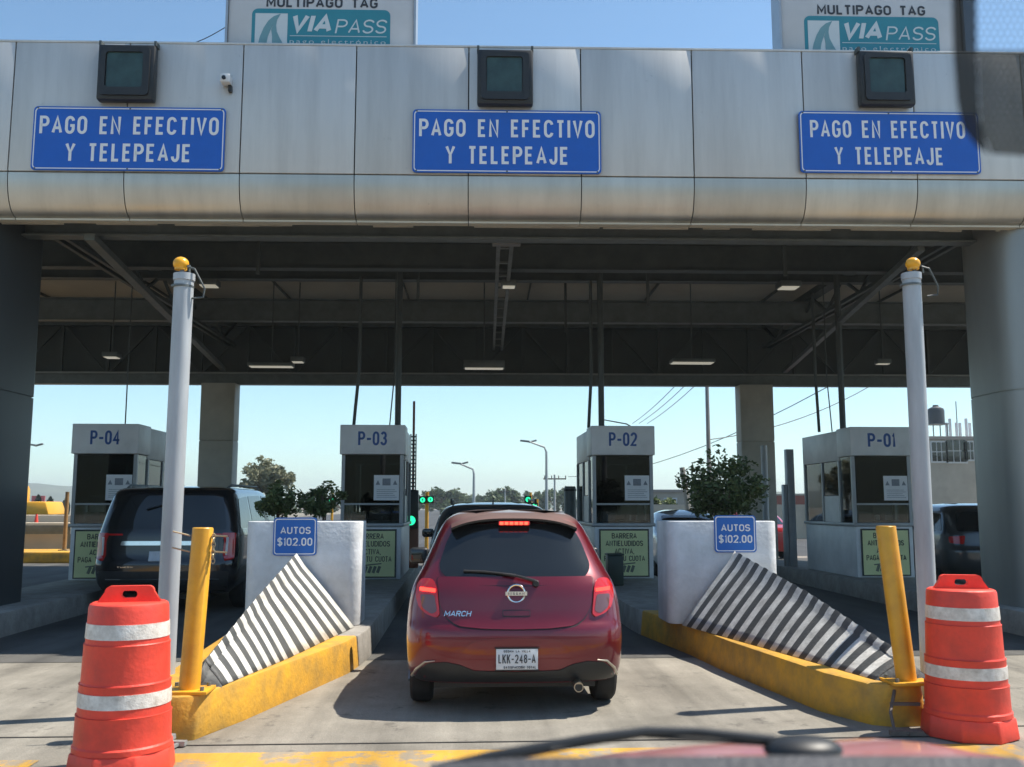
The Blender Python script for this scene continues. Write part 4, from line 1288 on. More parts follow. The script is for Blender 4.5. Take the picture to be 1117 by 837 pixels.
def mirror(x, y, z, w, h, mat, parent, sx):
    m = MB().box((x, y, z), (w, .12, h * .82)).build('wing_mirror', mat, parent, bevel=.045, seg=4)
    MB().bb(x - w * .4, x + w * .4, y - .064, y - .0605, z - h * .32, z + h * .32).build('mirror_glass', car_glass, m, bevel=.001)
    MB().bar((x - sx * w * .4, y, z - h * .2), (x - sx * w * .95, y + .02, z - h * .3), .05, .06).build('mirror_foot', black_pl, m)
    return m

def car(kind, label, loc, paint, rz=0, name='car', group=None):
    r = thing(name, label, {'pickup': 'car'}.get(kind, 'car'), loc, group, rz, local=True)
    if kind == 'suv':
        c = Car([(.30, .90), (.45, 1.0), (.8, 1.03), (1.1, 1.025), (1.22, 1.005), (1.6, .92), (1.76, .87), (1.82, .80), (1.85, .62)],
                [(.30, .12), (.42, .03), (.55, 0), (.74, .0), (.80, .04), (1.15, .08), (1.25, .11), (1.65, .23), (1.77, .30), (1.82, .45), (1.85, .8)],
                [(.30, 5.15), (.55, 5.25), (.9, 5.2), (1.05, 5.05), (1.15, 4.6), (1.22, 4.1), (1.6, 3.5), (1.77, 3.05), (1.82, 2.8), (1.85, 2.4)], .42, .9, 4.2)
        ar, rad, wb = (1.15, 4.15), .46, .41
        sw = [((.42, 1.22), (1.15, 1.22), (1.2, 1.70), (.62, 1.66)), ((1.25, 1.22), (2.15, 1.22), (2.15, 1.72), (1.28, 1.70)), ((2.25, 1.22), (3.25, 1.22), (2.95, 1.68), (2.25, 1.72))]
        rw = [(-.86, 1.22), (.86, 1.22), (.76, 1.70), (-.76, 1.70)]
    elif kind == 'suv_mid':
        c = Car([(.26, .80), (.40, .90), (.75, .92), (1.0, .91), (1.1, .88), (1.4, .78), (1.52, .70), (1.57, .58), (1.60, .38)],
                [(.26, .12), (.40, .02), (.55, 0), (.72, 0), (.80, .05), (1.05, .10), (1.35, .25), (1.5, .36), (1.56, .5), (1.60, .9)],
                [(.26, 4.35), (.55, 4.45), (.8, 4.4), (.95, 4.2), (1.02, 3.8), (1.1, 3.4), (1.4, 2.8), (1.52, 2.4), (1.57, 2.1), (1.60, 1.7)], .5, .8, 3.3)
        ar, rad, wb = (.95, 3.5), .40, .35
        sw = [((.5, 1.08), (1.1, 1.08), (1.15, 1.42), (.7, 1.40)), ((1.18, 1.08), (1.95, 1.08), (1.95, 1.45), (1.22, 1.43)), ((2.02, 1.08), (2.85, 1.08), (2.5, 1.42), (2.02, 1.45))]
        rw = [(-.74, 1.08), (.74, 1.08), (.64, 1.44), (-.64, 1.44)]
    else:
        c = Car([(.22, .74), (.36, .83), (.65, .86), (.88, .85), (.98, .82), (1.25, .70), (1.38, .60), (1.43, .48), (1.46, .30)],
                [(.22, .12), (.36, .02), (.5, 0), (.75, 0), (.92, .06), (.98, .35), (1.25, .85), (1.38, 1.2), (1.43, 1.4), (1.46, 1.6)],
                [(.22, 4.3), (.5, 4.4), (.7, 4.35), (.82, 4.1), (.90, 3.7), (.98, 3.3), (1.25, 2.8), (1.38, 2.4), (1.43, 2.2), (1.46, 2.0)], .5, .8, 3.2)
        ar, rad, wb = (.9, 3.5), .37, .32
        sw = [((1.0, .98), (2.0, .98), (2.0, 1.32), (1.35, 1.28)), ((2.08, .98), (2.95, .98), (2.6, 1.30), (2.08, 1.32))]
        rw = [(-.66, 1.0), (.66, 1.0), (.56, 1.34), (-.56, 1.34)]
    c.body('body', paint, r, ar, rad)
    MB().bb(-.6, .6, .35, c.Ff(.4) - .4, .2, c.z0 + .08).build('underbody', black_pl, r)
    for y in ar:
        for sx in (-1, 1): wheel(sx * (c.W(.5) - .13), y, wb, .22, r, sx)
    c.panel('rear_window', soft(rw, .05), car_glass, r, .004)
    for s in (-1, 1):
        for w in sw: c.panel('side_window', soft(list(w), .04), car_glass, r, .004, side=s)
        mirror(s * (c.W(1.05) + .12), sw[-1][1][0] - .1, sw[0][0][1] + .03, .2, .17, paint, r, s)
    return r, c

# -- the red hatchback in the middle lane
HX, HY = .395, 7.33
hb = thing('hatchback_car', 'dark red small hatchback with lit brake lights in the middle lane', 'car', (HX, HY, 0), local=True)
HC = Car([(.23, .78), (.28, .815), (.40, .832), (.55, .838), (.70, .835), (.84, .82), (.95, .79), (1.05, .74), (1.2, .672), (1.34, .61), (1.42, .562), (1.47, .50), (1.50, .42), (1.515, .28)],
         [(.23, .12), (.30, .05), (.44, .012), (.54, 0), (.63, .010), (.69, .05), (.78, .075), (.9, .10), (1.0, .15), (1.2, .30), (1.34, .40), (1.42, .47), (1.46, .54), (1.49, .68), (1.505, .9), (1.515, 1.25)],
         [(.23, 3.55), (.45, 3.72), (.65, 3.7), (.80, 3.5), (.92, 3.1), (1.0, 2.75), (1.2, 2.4), (1.38, 2.2), (1.45, 2.05), (1.50, 1.85), (1.515, 1.6)], .42, .9, 3.3)
HC.body('body', red_paint, hb, (.68, 3.08), .325, 60)
MB().bb(-.62, .62, .30, 3.3, .17, .27).build('underbody', black_pl, hb)
for y in (.68, 3.08):
    for sx in (-1, 1): wheel(sx * .725, y, .290, .175, hb, sx)
# tailgate: a raised skin with a dark shut line round it
def chip(pts): return [(x, z) for x, z in pts]
hat = [(-.515, .705), (-.44, .657), (-.25, .640), (0, .635), (.25, .640), (.44, .657), (.515, .705), (.575, .80), (.585, .92), (.60, .99), (.58, 1.01), (-.58, 1.01), (-.60, .99), (-.585, .92), (-.575, .80)]
hat2 = [(x * 1.012, z - .007 if z < .8 else z + .004) for x, z in hat]
tg = HC.panel('tailgate', soft(hat2, .04), black_pl, hb, .0015)
HC.panel('tailgate_skin', soft(hat, .04), red_paint, tg, .007)
win = [(-.575, 1.045), (-.50, .985), (-.30, .950), (0, .938), (.30, .950), (.50, .985), (.575, 1.045), (.585, 1.10), (.535, 1.26), (.485, 1.36), (.30, 1.40), (0, 1.415), (-.30, 1.40), (-.485, 1.36), (-.535, 1.26), (-.585, 1.10)]
rwn = HC.panel('rear_window', soft(win, .04), car_glass, hb, .006)
# roof spoiler overhanging the glass
sp = MB()
rows = []
for i in range(25):
    x = -.50 + i / 24
    e = (1 - (abs(x) / .53) ** 3)
    zz = 1.450 - .075 * (abs(x) / .5) ** 3
    y0 = HC.rear_y(x * .95, min(zz, 1.46))
    rows.append([(x, y0 + .10, zz + .035), (x, y0 - .05, zz + .022), (x, y0 - .115, zz + .002), (x, y0 - .112, zz - .014), (x, y0 - .06, zz - .03), (x, y0 + .10, zz - .02)])
m = 6
sp.add([q for row in rows for q in row], [(i * m + k, i * m + (k + 1) % m, (i + 1) * m + (k + 1) % m, (i + 1) * m + k) for i in range(24) for k in range(m)] + [tuple(range(m))[::-1], tuple(range(24 * m, 25 * m))])
sp.m = [1 if (q % m) in (2, 3, 4) else 0 for q in range(24 * m)] + [0, 0]
spo = sp.build('roof_spoiler', [red_paint, black_gl], hb, angle=30)
yb = HC.rear_y(0, 1.42) - .075
tb = MB().bb(-.125, .125, yb - .012, yb + .05, 1.397, 1.430).build('brake_light', lens_red, spo, bevel=.006)
mb = MB()
for k in range(6): mb.bb(-.114 + k * .039, -.114 + k * .039 + .028, yb - .016, yb - .0125, 1.402, 1.425)
mb.build('lit_diode', brake_on, spo)
# tail lamps
lam = [(-0.710, 0.992), (-0.630, 0.989), (-0.600, 0.937), (-0.575, 0.737), (-0.600, 0.712), (-0.675, 0.737), (-0.730, 0.782), (-0.757, 0.867), (-0.750, 0.947)]
for s in (1, -1):
    L_ = lam if s == 1 else mir(lam)
    l = HC.panel('tail_lamp', soft(L_, .025), lens_red, hb, .014, step=.03)
    q = [(-0.720, 0.877), (-0.615, 0.877), (-0.593, 0.757), (-0.635, 0.737), (-0.705, 0.782)]
    HC.panel('lamp_reflector', soft(q if s == 1 else mir(q), .02), lens_smoke, l, .0165, step=.03)
    q = [(-0.723, 0.902), (-0.607, 0.895), (-0.607, 0.919), (-0.723, 0.927)]
    HC.panel('lit_bar', soft(q if s == 1 else mir(q), .006), brake_bar, l, .018, step=.03)
# bumper: shelf line, black lower apron, pale crescents
ap = [(-.77, .245), (-.735, .325), (-.66, .385), (-.53, .398), (-.42, .378), (-.32, .335), (0, .325), (.32, .335), (.42, .378), (.53, .398), (.66, .385), (.735, .325), (.77, .245)]
dfs = HC.panel('lower_apron', soft(ap, .02), black_pl, hb, .006)
for s in (-1, 1):
    cr = MB()
    pts = [(s * .79, .26), (s * .752, .33), (s * .685, .392), (s * .61, .405)]
    cr.tube([(x, HC.rear_y(x, z) - .012, z) for x, z in pts], [.012, .011, .008, .003], 8)
    cr.build('apron_trim', M('apron_trim_metal', (.55, .50, .42), .3, .7, .1, 6), hb)
bp = [(-.36, .53), (-.28, .565), (0, .575), (.28, .565), (.36, .53), (.44, .43), (.32, .36), (0, .345), (-.32, .36), (-.44, .43)]
bi = HC.panel('bumper_inset', soft(bp, .03), red_paint, hb, .006)
pl = MB().bb(-.155, .155, -.022, -.010, .350, .500).build('number_plate', M('plate_white', (.70, .72, .74), .5, 0, .05, 12), hb, bevel=.004)
text('lettering', 'LKK-248-A', .275, .065, (0, -.0225, .428), ink_dark, pl, .002, .15, .16, .58)
text('lettering', 'GEDHA LA VILLA', .20, .016, (0, -.0225, .483), ink_dark, pl, .002, .18)
text('lettering', 'SATISFACCIÓN TOTAL', .24, .018, (.02, -.0225, .367), ink_dark, pl, .002, .18)
mb = MB(); mb.bb(-.165, .165, -.0235, -.009, .342, .349); mb.bb(-.165, .165, -.0235, -.009, .501, .508)
mb.build('plate_frame', black_pl, pl)
# emblem: ring with a bar across it, script, handle, wiper
def ron(x, z, d): return HC.rear_y(x, z) - d
y = ron(0, .91, .018)
em = MB().lathe([(.068, -.004), (.072, .004), (.058, .004), (.060, -.004)], 40, (0, y, .87), 'y')
em = MB()
pts = [(.064 * math.cos(a), y + .004 * math.sin(a) * 0, .893 + .064 * math.sin(a)) for a in [k * 2 * math.pi / 40 for k in range(41)]]
em.tube(pts, .0085, 8)
em.bb(-.082, .082, y - .010, y + .002, .878, .908)
emb = em.build('emblem', chrome, hb)
text('lettering', 'NISSAN', .125, .018, (0, y - .0102, .893), ink_dark, emb, .0015, .18)
ms = text('model_script', 'MARCH', .20, .040, (-.44, 0, .748), chrome, hb, .003, .17, .10, .85, .25)
for v in ms.data.vertices: v.co.y += HC.rear_y(v.co.x, v.co.z) - .009
hd = [(-.105, .722), (.105, .722), (.105, .772), (-.105, .772)]
h_ = HC.panel('handle', soft(hd, .01), black_pl, hb, .0085)
HC.panel('handle_grip', soft([(-.10, .729), (.10, .729), (.10, .766), (-.10, .766)], .01), red_paint, h_, .012)
wp = MB()
def W_(x, z, d=.03): return (x, HC.rear_y(x, z) - d, z)
wi = MB().tube([W_(.15, .965, .02), W_(.14, .985, .035), W_(.02, 1.018, .04), W_(-.10, 1.036, .04)], [.016, .013, .010, .008], 8).build('wiper', black_pl, hb)
MB().tube([W_(-.40, 1.056, .022), W_(-.24, 1.05, .022), W_(-.0, 1.025, .022)], .009, 8).build('wiper_blade', rubber, wi)
MB().lathe([(.02, -.03), (.028, .0)], 16, W_(.15, .965, .012), 'y').build('wiper_pivot', black_pl, wi)
ex = MB().tube([(.46, .16, .225), (.46, .005, .215)], .036, 18).build('exhaust_pipe', M('exhaust_steel', (.42, .38, .32), .3, .9, .2, 8), hb)
MB().lathe([(.029, -.001), (.001, .0)], 16, (.46, .0045, .215), 'y').build('exhaust_mouth', black_pl, ex)
for s in (-1, 1):
    mirror(s * .835, 2.28, 1.07, .19, .19, black_pl, hb, s)
    for w in (((.62, 1.06), (.92, 1.03), (1.0, 1.33), (.80, 1.32)), ((.98, 1.02), (1.72, .99), (1.68, 1.37), (1.06, 1.35)), ((1.79, .99), (2.5, .98), (2.12, 1.33), (1.77, 1.37))):
        HC.panel('side_window', soft(list(w), .05), car_glass, hb, .004, side=s)
    HC.panel('door_handle', soft([(1.15, .82), (1.33, .82), (1.33, .86), (1.15, .86)], .01), red_paint, hb, .022, side=s)
    HC.panel('rear_door', soft([(.98, .36), (1.73, .33), (1.73, .985), (1.0, 1.0), (.90, .78)], .05), red_paint, hb, .004, side=s)
    HC.panel('front_door', soft([(1.745, .33), (2.68, .33), (2.72, .9), (2.55, .965), (1.745, .985)], .05), red_paint, hb, .004, side=s)

# -- black SUV in the left lane
sv, SC_ = car('suv', 'large black SUV with red tail lamps before booth P-04', (-4.33, 14.25, 0), car_black, name='suv_car', group='cars queuing in the toll lanes')
for s in (-1, 1):
    q = [(.80, 1.16), (.98, 1.16), (.975, .78), (.86, .76), (.83, .85), (.84, 1.05)]
    l = SC_.panel('tail_lamp', soft(q if s == 1 else mir(q), .03), lens_red, sv, .014, step=.04)
    q = [(.865, 1.10), (.895, 1.10), (.885, .84), (.862, .84)]
    SC_.panel('lamp_reflector', soft(q if s == 1 else mir(q), .01), lens_clear, l, .017, step=.04)
    q = [(.60, 1.15), (.80, 1.15), (.80, 1.125), (.60, 1.125)]
    SC_.panel('lamp_arm', soft(q if s == 1 else mir(q), .006), lens_red, l, .012, step=.04)
    mb = MB().tube([(s * .74, .62, 1.82), (s * .76, .8, 1.865), (s * .76, 2.6, 1.87), (s * .74, 2.8, 1.82)], .018, 8)
    mb.build('roof_rail', steel_mid, sv)
SC_.panel('tailgate_bar', soft([(-.62, .985), (.62, .985), (.60, 1.045), (-.60, 1.045)], .02), chrome, sv, .02)
SC_.panel('number_plate', soft([(-.20, .76), (.02, .76), (.02, .90), (-.20, .90)], .008), M('suv_plate', (.6, .62, .65), .5, 0, .1, 12), sv, .012)
SC_.panel('yellow_plate', soft([(.39, .74), (.53, .74), (.53, .90), (.39, .90)], .01), yellow_post, sv, .012)
SC_.panel('bumper_trim', soft([(-.80, .50), (.80, .50), (.80, .515), (-.80, .515)], .004), chrome, sv, .012)
SC_.panel('bumper', soft([(-.9, .34), (.9, .34), (.93, .62), (-.93, .62)], .03), black_pl, sv, .006)
MB().tube([(.0, SC_.rear_y(0, 1.72) - .03, 1.70), (-.02, SC_.rear_y(0, 1.6) - .03, 1.58), (-.30, SC_.rear_y(.3, 1.5) - .03, 1.50)], .012, 6).build('wiper', black_pl, sv)
text('model_script', 'YUKON', .22, .022, (-.52, SC_.rear_y(-.52, .69) - .01, .68), chrome, sv, .003, .17, .3, .8)
# -- dark SUV ahead of the hatchback
s2, C2 = car('suv_mid', 'dark SUV with roof rails just ahead of the red hatchback', (.42, 13.4, 0), car_grey, name='suv_car', group='cars queuing in the toll lanes')
for s in (-1, 1):
    MB().tube([(s * .60, .55, 1.58), (s * .61, .7, 1.635), (s * .61, 2.0, 1.64), (s * .60, 2.2, 1.57)], .018, 8).build('roof_rail', black_pl, s2)
    q = [(.62, 1.0), (.86, .98), (.86, .86), (.66, .84)]
    C2.panel('tail_lamp', soft(q if s == 1 else mir(q), .03), lens_red, s2, .012, step=.05)
MB().box((0, .95, 1.63), (.02, .12, .09)).build('roof_fin', black_pl, s2)
# -- cars further on
s3, C3 = car('sedan', 'white car mostly hidden behind the right white barrier', (4.98, 20.5, 0), car_white, name='sedan_car', group='cars queuing in the toll lanes')
for s in (-1, 1):
    q = [(.55, .88), (.80, .86), (.80, .72), (.58, .72)]
    C3.panel('tail_lamp', soft(q if s == 1 else mir(q), .03), lens_red, s3, .012, step=.05)
s4, C4 = car('sedan', 'bright red car seen beyond the right back column', (8.9, 28.2, 0), car_red, name='sedan_car')
for s in (-1, 1):
    q = [(.55, .88), (.80, .86), (.80, .72), (.58, .72)]
    C4.panel('tail_lamp', soft(q if s == 1 else mir(q), .03), lens_red, s4, .012, step=.05)
s5, C5 = car('suv_mid', 'dark grey car right of booth P-01 in the far lane', (9.95, 17.6, 0), car_grey, R(0), name='suv_car', group='cars queuing in the toll lanes')
for s in (-1, 1):
    q = [(.62, 1.0), (.86, .98), (.86, .86), (.66, .84)]
    C5.panel('tail_lamp', soft(q if s == 1 else mir(q), .03), lens_red, s5, .012, step=.05)

# ------------------------------------------------------------------ vegetation
def crown(mb, c, rx, ry, rz, n, leaf, clumps, seed, hollow=.35):
    rnd = random.Random(seed)
    cl = []
    for k in range(clumps):
        while True:
            v = Vector((rnd.uniform(-1, 1), rnd.uniform(-1, 1), rnd.uniform(-1, 1)))
            if hollow < v.length < 1: break
        cl.append((Vector((v.x * rx, v.y * ry, v.z * rz)) * .82, rnd.uniform(.16, .34) * min(rx, rz) * 1.25))
    vs, fs = [], []
    for k in range(n):
        cc, cr = cl[rnd.randrange(clumps)]
        d = Vector((rnd.gauss(0, 1), rnd.gauss(0, 1), rnd.gauss(0, 1))).normalized() * cr * rnd.random() ** .4
        p = Vector(c) + cc + d
        a = Vector((rnd.gauss(0, 1), rnd.gauss(0, 1), rnd.gauss(0, .7))).normalized()
        b = a.cross(Vector((rnd.gauss(0, 1), rnd.gauss(0, 1), rnd.gauss(0, 1)))).normalized()
        s = leaf * rnd.uniform(.6, 1.3)
        i = len(vs)
        vs += [p - a * s, p + b * s * .45, p + a * s, p - b * s * .45]
        fs.append((i, i + 1, i + 2, i + 3))
    mb.add(vs, fs)
    return cl
def tree(x, y, h, rx, mat, label, name='tree', n=900, leaf=.12, tr=.06, group=None, z0=0., rz=None, cat='tree', clumps=26, seed=None, lo=.42):
    seed = seed if seed is not None else int(abs(x * 31 + y * 17)) % 9999
    rz = rz or (h * (1 - lo) / 2)
    r = thing(name, label, cat, (x, y, z0), group)
    c = (x, y, z0 + h - rz)
    mb = MB(); cl = crown(mb, c, rx, rx, rz, n, leaf, clumps, seed)
    mb.build('crown', mat, r, raw=True)
    tk = MB()
    rnd = random.Random(seed)
    top = Vector((x + rnd.uniform(-.1, .1) * rx, y, c[2]))
    tk.tube([(x, y, z0 - .02), (x + rnd.uniform(-.08, .08) * rx, y, z0 + (c[2] - z0) * .5), top], [tr, tr * .8, tr * .45], 8)
    for k in range(7):
        e = Vector(c) + cl[k][0] * .85
        b = Vector((x, y, z0)).lerp(top, rnd.uniform(.45, .9))
        tk.tube([b, b.lerp(e, .5) + Vector((0, 0, .06 * h)), e], [tr * .5, tr * .33, tr * .12], 6)
    tk.build('trunk', bark, r)
    return r
def ptree(px, top, w, Y, mat, label, **k):
    """tree whose crown is w pixels wide in the photograph, standing Y metres off"""
    t = at(px, top, Y)
    s = Y / F_PX / math.cos(math.atan((px - 558.5) / F_PX))
    return tree(t.x, Y, t.z - k.get('z0', 0), w * s / 2, mat, label, **k)
ptree(291, 500, 72, 70, leaf_pale, 'pale rounded tree behind the left clipped shrubs', n=2600, leaf=.20, tr=.16, clumps=46)
ptree(304, 525, 58, 11.75, leaf_shrub, 'dark clipped shrub above the left white barrier, nearest the black SUV', name='clipped_shrub', n=1900, leaf=.030, tr=.022, z0=.287, cat='shrub', rz=.23, clumps=42, group='clipped shrubs on the islands')
ptree(354, 524, 62, 11.75, leaf_shrub, 'dark clipped shrub above the left price sign, nearest booth P-03', name='clipped_shrub', n=1900, leaf=.030, tr=.022, z0=.287, cat='shrub', rz=.23, clumps=42, group='clipped shrubs on the islands')
ptree(786, 492, 100, 11.8, leaf_shrub, 'large dark leafy shrub above the right white barrier', name='clipped_shrub', n=4300, leaf=.036, tr=.03, z0=.287, cat='shrub', rz=.44, clumps=60, group='clipped shrubs on the islands')
far = [(452, 541, 26, 210), (470, 538, 22, 260), (481, 533, 20, 180), (497, 534, 20, 200), (510, 541, 22, 260), (527, 541, 24, 230), (538, 537, 22, 170), (551, 532, 20, 190), (563, 539, 22, 240), (590, 535, 30, 210), (606, 533, 26, 180), (628, 541, 26, 230),
       (245, 545, 40, 200), (335, 548, 40, 160), (375, 545, 34, 180), (36, 553, 26, 120), (85, 560, 26, 80), (700, 541, 40, 200), (752, 541, 30, 220), (870, 545, 40, 200)]
places = ['left of the far green signals', 'over the far end of the middle lane', 'beyond the far street lamps', 'between the two far street lamps']
for i, (px, top, w, Y) in enumerate(far):
    if px < 100: lb = 'low dark green tree beyond the yellow truck' if px < 50 else 'bushy green tree beside booth P-04'
    elif px < 440: lb = ['hazy green tree glimpsed beside the left back column', 'hazy green tree behind the left clipped shrubs', 'hazy green tree close left of booth P-03'][[245, 335, 375].index(px)]
    elif px > 640: lb = ['hazy tree close right of booth P-02', 'hazy tree behind the big right shrub', 'hazy tree behind booth P-01'][[700, 752, 870].index(px)]
    else: lb = 'hazy green tree in the distant row, %s of twelve from the left' % ['first', 'second', 'third', 'fourth', 'fifth', 'sixth', 'seventh', 'eighth', 'ninth', 'tenth', 'eleventh', 'last'][i]
    ptree(px, top - 2, w * 1.7, Y, leaf_far, lb, n=1100, leaf=Y * .0024, tr=.2, clumps=22, lo=.06, group='distant trees beyond the plaza')
ptree(722, 541, 38, 60, leaf_light, 'bright leafy tree between booth P-02 and the right barrier', n=1500, leaf=.16, tr=.1, clumps=24, lo=.2)
ptree(75, 571, 34, 45, leaf_light, 'low bright bush beside booth P-04', name='bush', n=900, leaf=.12, tr=.06, clumps=18, lo=.1, cat='bush')
for i, (px, top, lb) in enumerate(((42, 541, 'dark slim cypress before the red far billboard'), (55, 543, 'dark slim cypress in the middle of the left three'), (72, 545, 'dark slim cypress nearest booth P-04'))):
    t = at(px, top, 130)
    r = thing('cypress_tree', lb, 'tree', (t.x, 130, 0), 'slim cypresses on the left')
    mb = MB(); rnd = random.Random(i)
    vs, fs = [], []
    for k in range(900):
        u = rnd.random(); rad = .55 * math.sin(math.pi * (u * .9 + .1)) ** .7 * rnd.random() ** .5; a = rnd.random() * 6.283
        q = Vector((t.x + rad * math.cos(a), 130 + rad * math.sin(a), .3 + u * (t.z - .3)))
        d = Vector((rnd.gauss(0, .3), rnd.gauss(0, .3), 1)).normalized() * .25; e = Vector((math.cos(a), math.sin(a), 0)) * .08
        j = len(vs); vs += [q - d, q + e, q + d, q - e]; fs.append((j, j + 1, j + 2, j + 3))
    mb.add(vs, fs).build('crown', leaf_cyp, r, raw=True)
    MB().tube([(t.x, 130, 0), (t.x, 130, t.z * .6)], .12, 6).build('trunk', bark, r)

# ------------------------------------------------------------------ lamps, poles and wires beyond
def street_lamp(px, top, Y, label, arm=-1.2):
    t = at(px, top, Y)
    r = thing('street_lamp', label, 'street lamp', (t.x, Y, 0), 'street lamps beyond the plaza')
    s = Y / 60
    MB().tube([(t.x, Y, 0), (t.x, Y, t.z - .3 * s), (t.x + arm * .12, Y, t.z), (t.x + arm * s, Y, t.z + .35 * s)], [.11 * s, .07 * s, .06 * s, .05 * s], 8).build('pole', M('lamp_pole_steel', (.33, .35, .35), .5, .3, .1, 3), r)
    e = (t.x + arm * s, Y, t.z + .36 * s)
    MB().box((e[0] + arm * .22 * s, Y, e[2] + .02), (.6 * s, .22 * s, .11 * s), ry=R(6)).box((e[0] + .3 * s, Y + .8, e[2] + .06), (.5 * s, .22 * s, .10 * s), ry=R(-15)).build('lamp_head', steel_mid, r, bevel=.03)
street_lamp(596, 488, 62, 'taller street lamp above the red hatchback', -1.1)
street_lamp(517, 512, 95, 'shorter street lamp left of the tall one', -.9)
street_lamp(203, 530, 70, 'street lamp half hidden behind the left grey pole', -1.2)
street_lamp(22, 492, 70, 'street lamp beside the leftmost clad column', .5)
def upole(px, top, Y, w, label, arms=True, lean=0):
    t = at(px, top, Y)
    r = thing('utility_pole', label, 'utility pole', (t.x - lean, Y, 0), 'utility poles beyond the plaza')
    MB().tube([(t.x - lean, Y, 0), (t.x, Y, t.z)], [w, w * .7], 8).build('pole', M('pole_concrete', (.42, .41, .38), .8, 0, .12, 2), r)
    if arms:
        mb = MB().bb(t.x - 1.3, t.x + 1.3, Y - .08, Y - .01, t.z - .55, t.z - .4)
        for k in range(4): mb.bb(t.x - 1.2 + k * .8, t.x - 1.1 + k * .8, Y - .08, Y - .01, t.z - .4, t.z - .1)
        mb.build('crossarm', bark, r)
    return t
upole(605, 518, 110, .14, 'utility pole with crossarm close right of the tall lamp')
upole(551, 533, 150, .14, 'small far utility pole over the middle lane')
upole(771, 415, 30, .085, 'tall bare pole rising behind the right clipped shrub', False)
upole(744, 510, 28, .11, 'short leaning pole behind the right white barrier', False, -.35)
p = at(835, 500, 24.0)
tag(MB().lathe([(.075, .2), (.075, 3.0)], 12, (p.x - .35, 23.0, 0)).build('steel_post', pole_paint, loc=(p.x, 23, 0)), 'slim pale post standing against the right back column', 'post')
p = at(862, 500, 20.2)
r = thing('steel_post', 'grey square post at the rear of booth P-01', 'post', (p.x, 20.3, .28))
MB().bb(p.x - .08, p.x + .08, 20.2, 20.36, .28, 2.75).build('post', booth_grey, r, bevel=.01)
MB().bb(p.x - .17, p.x - .09, 20.2, 20.34, .28, 2.0).build('side_box', booth_grey, r, bevel=.01)
p = at(835, 532, 23.9)
r = thing('red_notice', 'red notice panel fixed on the right back column', 'sign', (p.x, 23.95, p.z))
MB().bb(p.x - .17, p.x + .17, 23.96, 23.995, p.z - .3, p.z + .3).build('panel', M('red_notice_sheet', (.35, .05, .04), .5, 0, .1, 4), r)
MB().bb(p.x - .13, p.x + .13, 23.950, 23.958, p.z - .10, p.z + .12).build('printed_face', M('notice_pale_print', (.45, .22, .2), .5, 0, .2, 14), r)
def wire(a, b, sag, label, rr=.02):
    a, b = Vector(a), Vector(b)
    o = MB().tube([a.lerp(b, t / 14) - Vector((0, 0, sag * 4 * (t / 14) * (1 - t / 14))) for t in range(15)], rr, 5).build('power_line', black_pl, loc=a)
    tag(o, label, 'power line', 'overhead power lines')
wire(at(620, 520, 110), at(1010, 360, 48), 2.0, 'power line sagging past booth P-02 towards the right', .03)
wire(at(690, 462, 60), at(760, 395, 40), .2, 'upper of three wires left of the tall bare pole', .018)
wire(at(697, 462, 60), at(772, 395, 40), .2, 'middle of three wires left of the tall bare pole', .018)
wire(at(706, 462, 60), at(784, 395, 40), .2, 'lower of three wires left of the tall bare pole', .018)
wire(at(771, 480, 30), at(990, 395, 34), .5, 'power line crossing the gap above booth P-01', .015)

# ------------------------------------------------------------------ left background: walls, rail, truck
def wp_(px, py, Y): return at(px, py, Y)
r = thing('jersey_wall', 'low cream wall with bright sunlit end beside booth P-04', 'wall', (-15, 30, 0))
MB().bb(-19, -11.9, 30, 30.4, 0, 1.05).build('wall_face', wall_beige, r, bevel=.03)
MB().bb(-30, -11.6, 33.5, 33.9, 0, 1.25).build('rear_wall', wall_beige, r, bevel=.03)
r = thing('guard_rail', 'dark steel guard rail along the low cream wall', 'guard rail', (-14, 29.6, 0))
MB().bb(-19.5, -11.7, 29.55, 29.62, .72, .98).bb(-19.5, -11.7, 29.53, 29.545, .78, .82).bb(-19.5, -11.7, 29.53, 29.545, .88, .92).build('rail', steel_mid, r)
for k in range(5): MB().bb(-19 + k * 1.8, -18.88 + k * 1.8, 29.63, 29.75, 0, .98).build('rail_post', steel_mid, r)
tag(MB().prism([(-20, 27.6), (-9.5, 27.2), (-9.3, 27.6), (-9.4, 29.2), (-20, 29.2)], 0, .3).build('kerb', yellow, loc=(-14, 28, 0), bevel=.03), 'yellow painted kerb on the far left beyond the black SUV', 'kerb')
p = at(57, 600, 27.4)
r = thing('sign_post', 'thin rusty yellow post before the low cream wall', 'post', (p.x, 28.2, .3))
MB().tube([(p.x - .0, 28.2, .3), (p.x, 28.2, 1.95)], .055, 10).build('post', M('rusty_yellow_post', (.28, .17, .07), .6, 0, .4, 4), r)
MB().box((p.x, 28.2, .31), (.25, .25, .03)).build('base_plate', steel_mid, r)
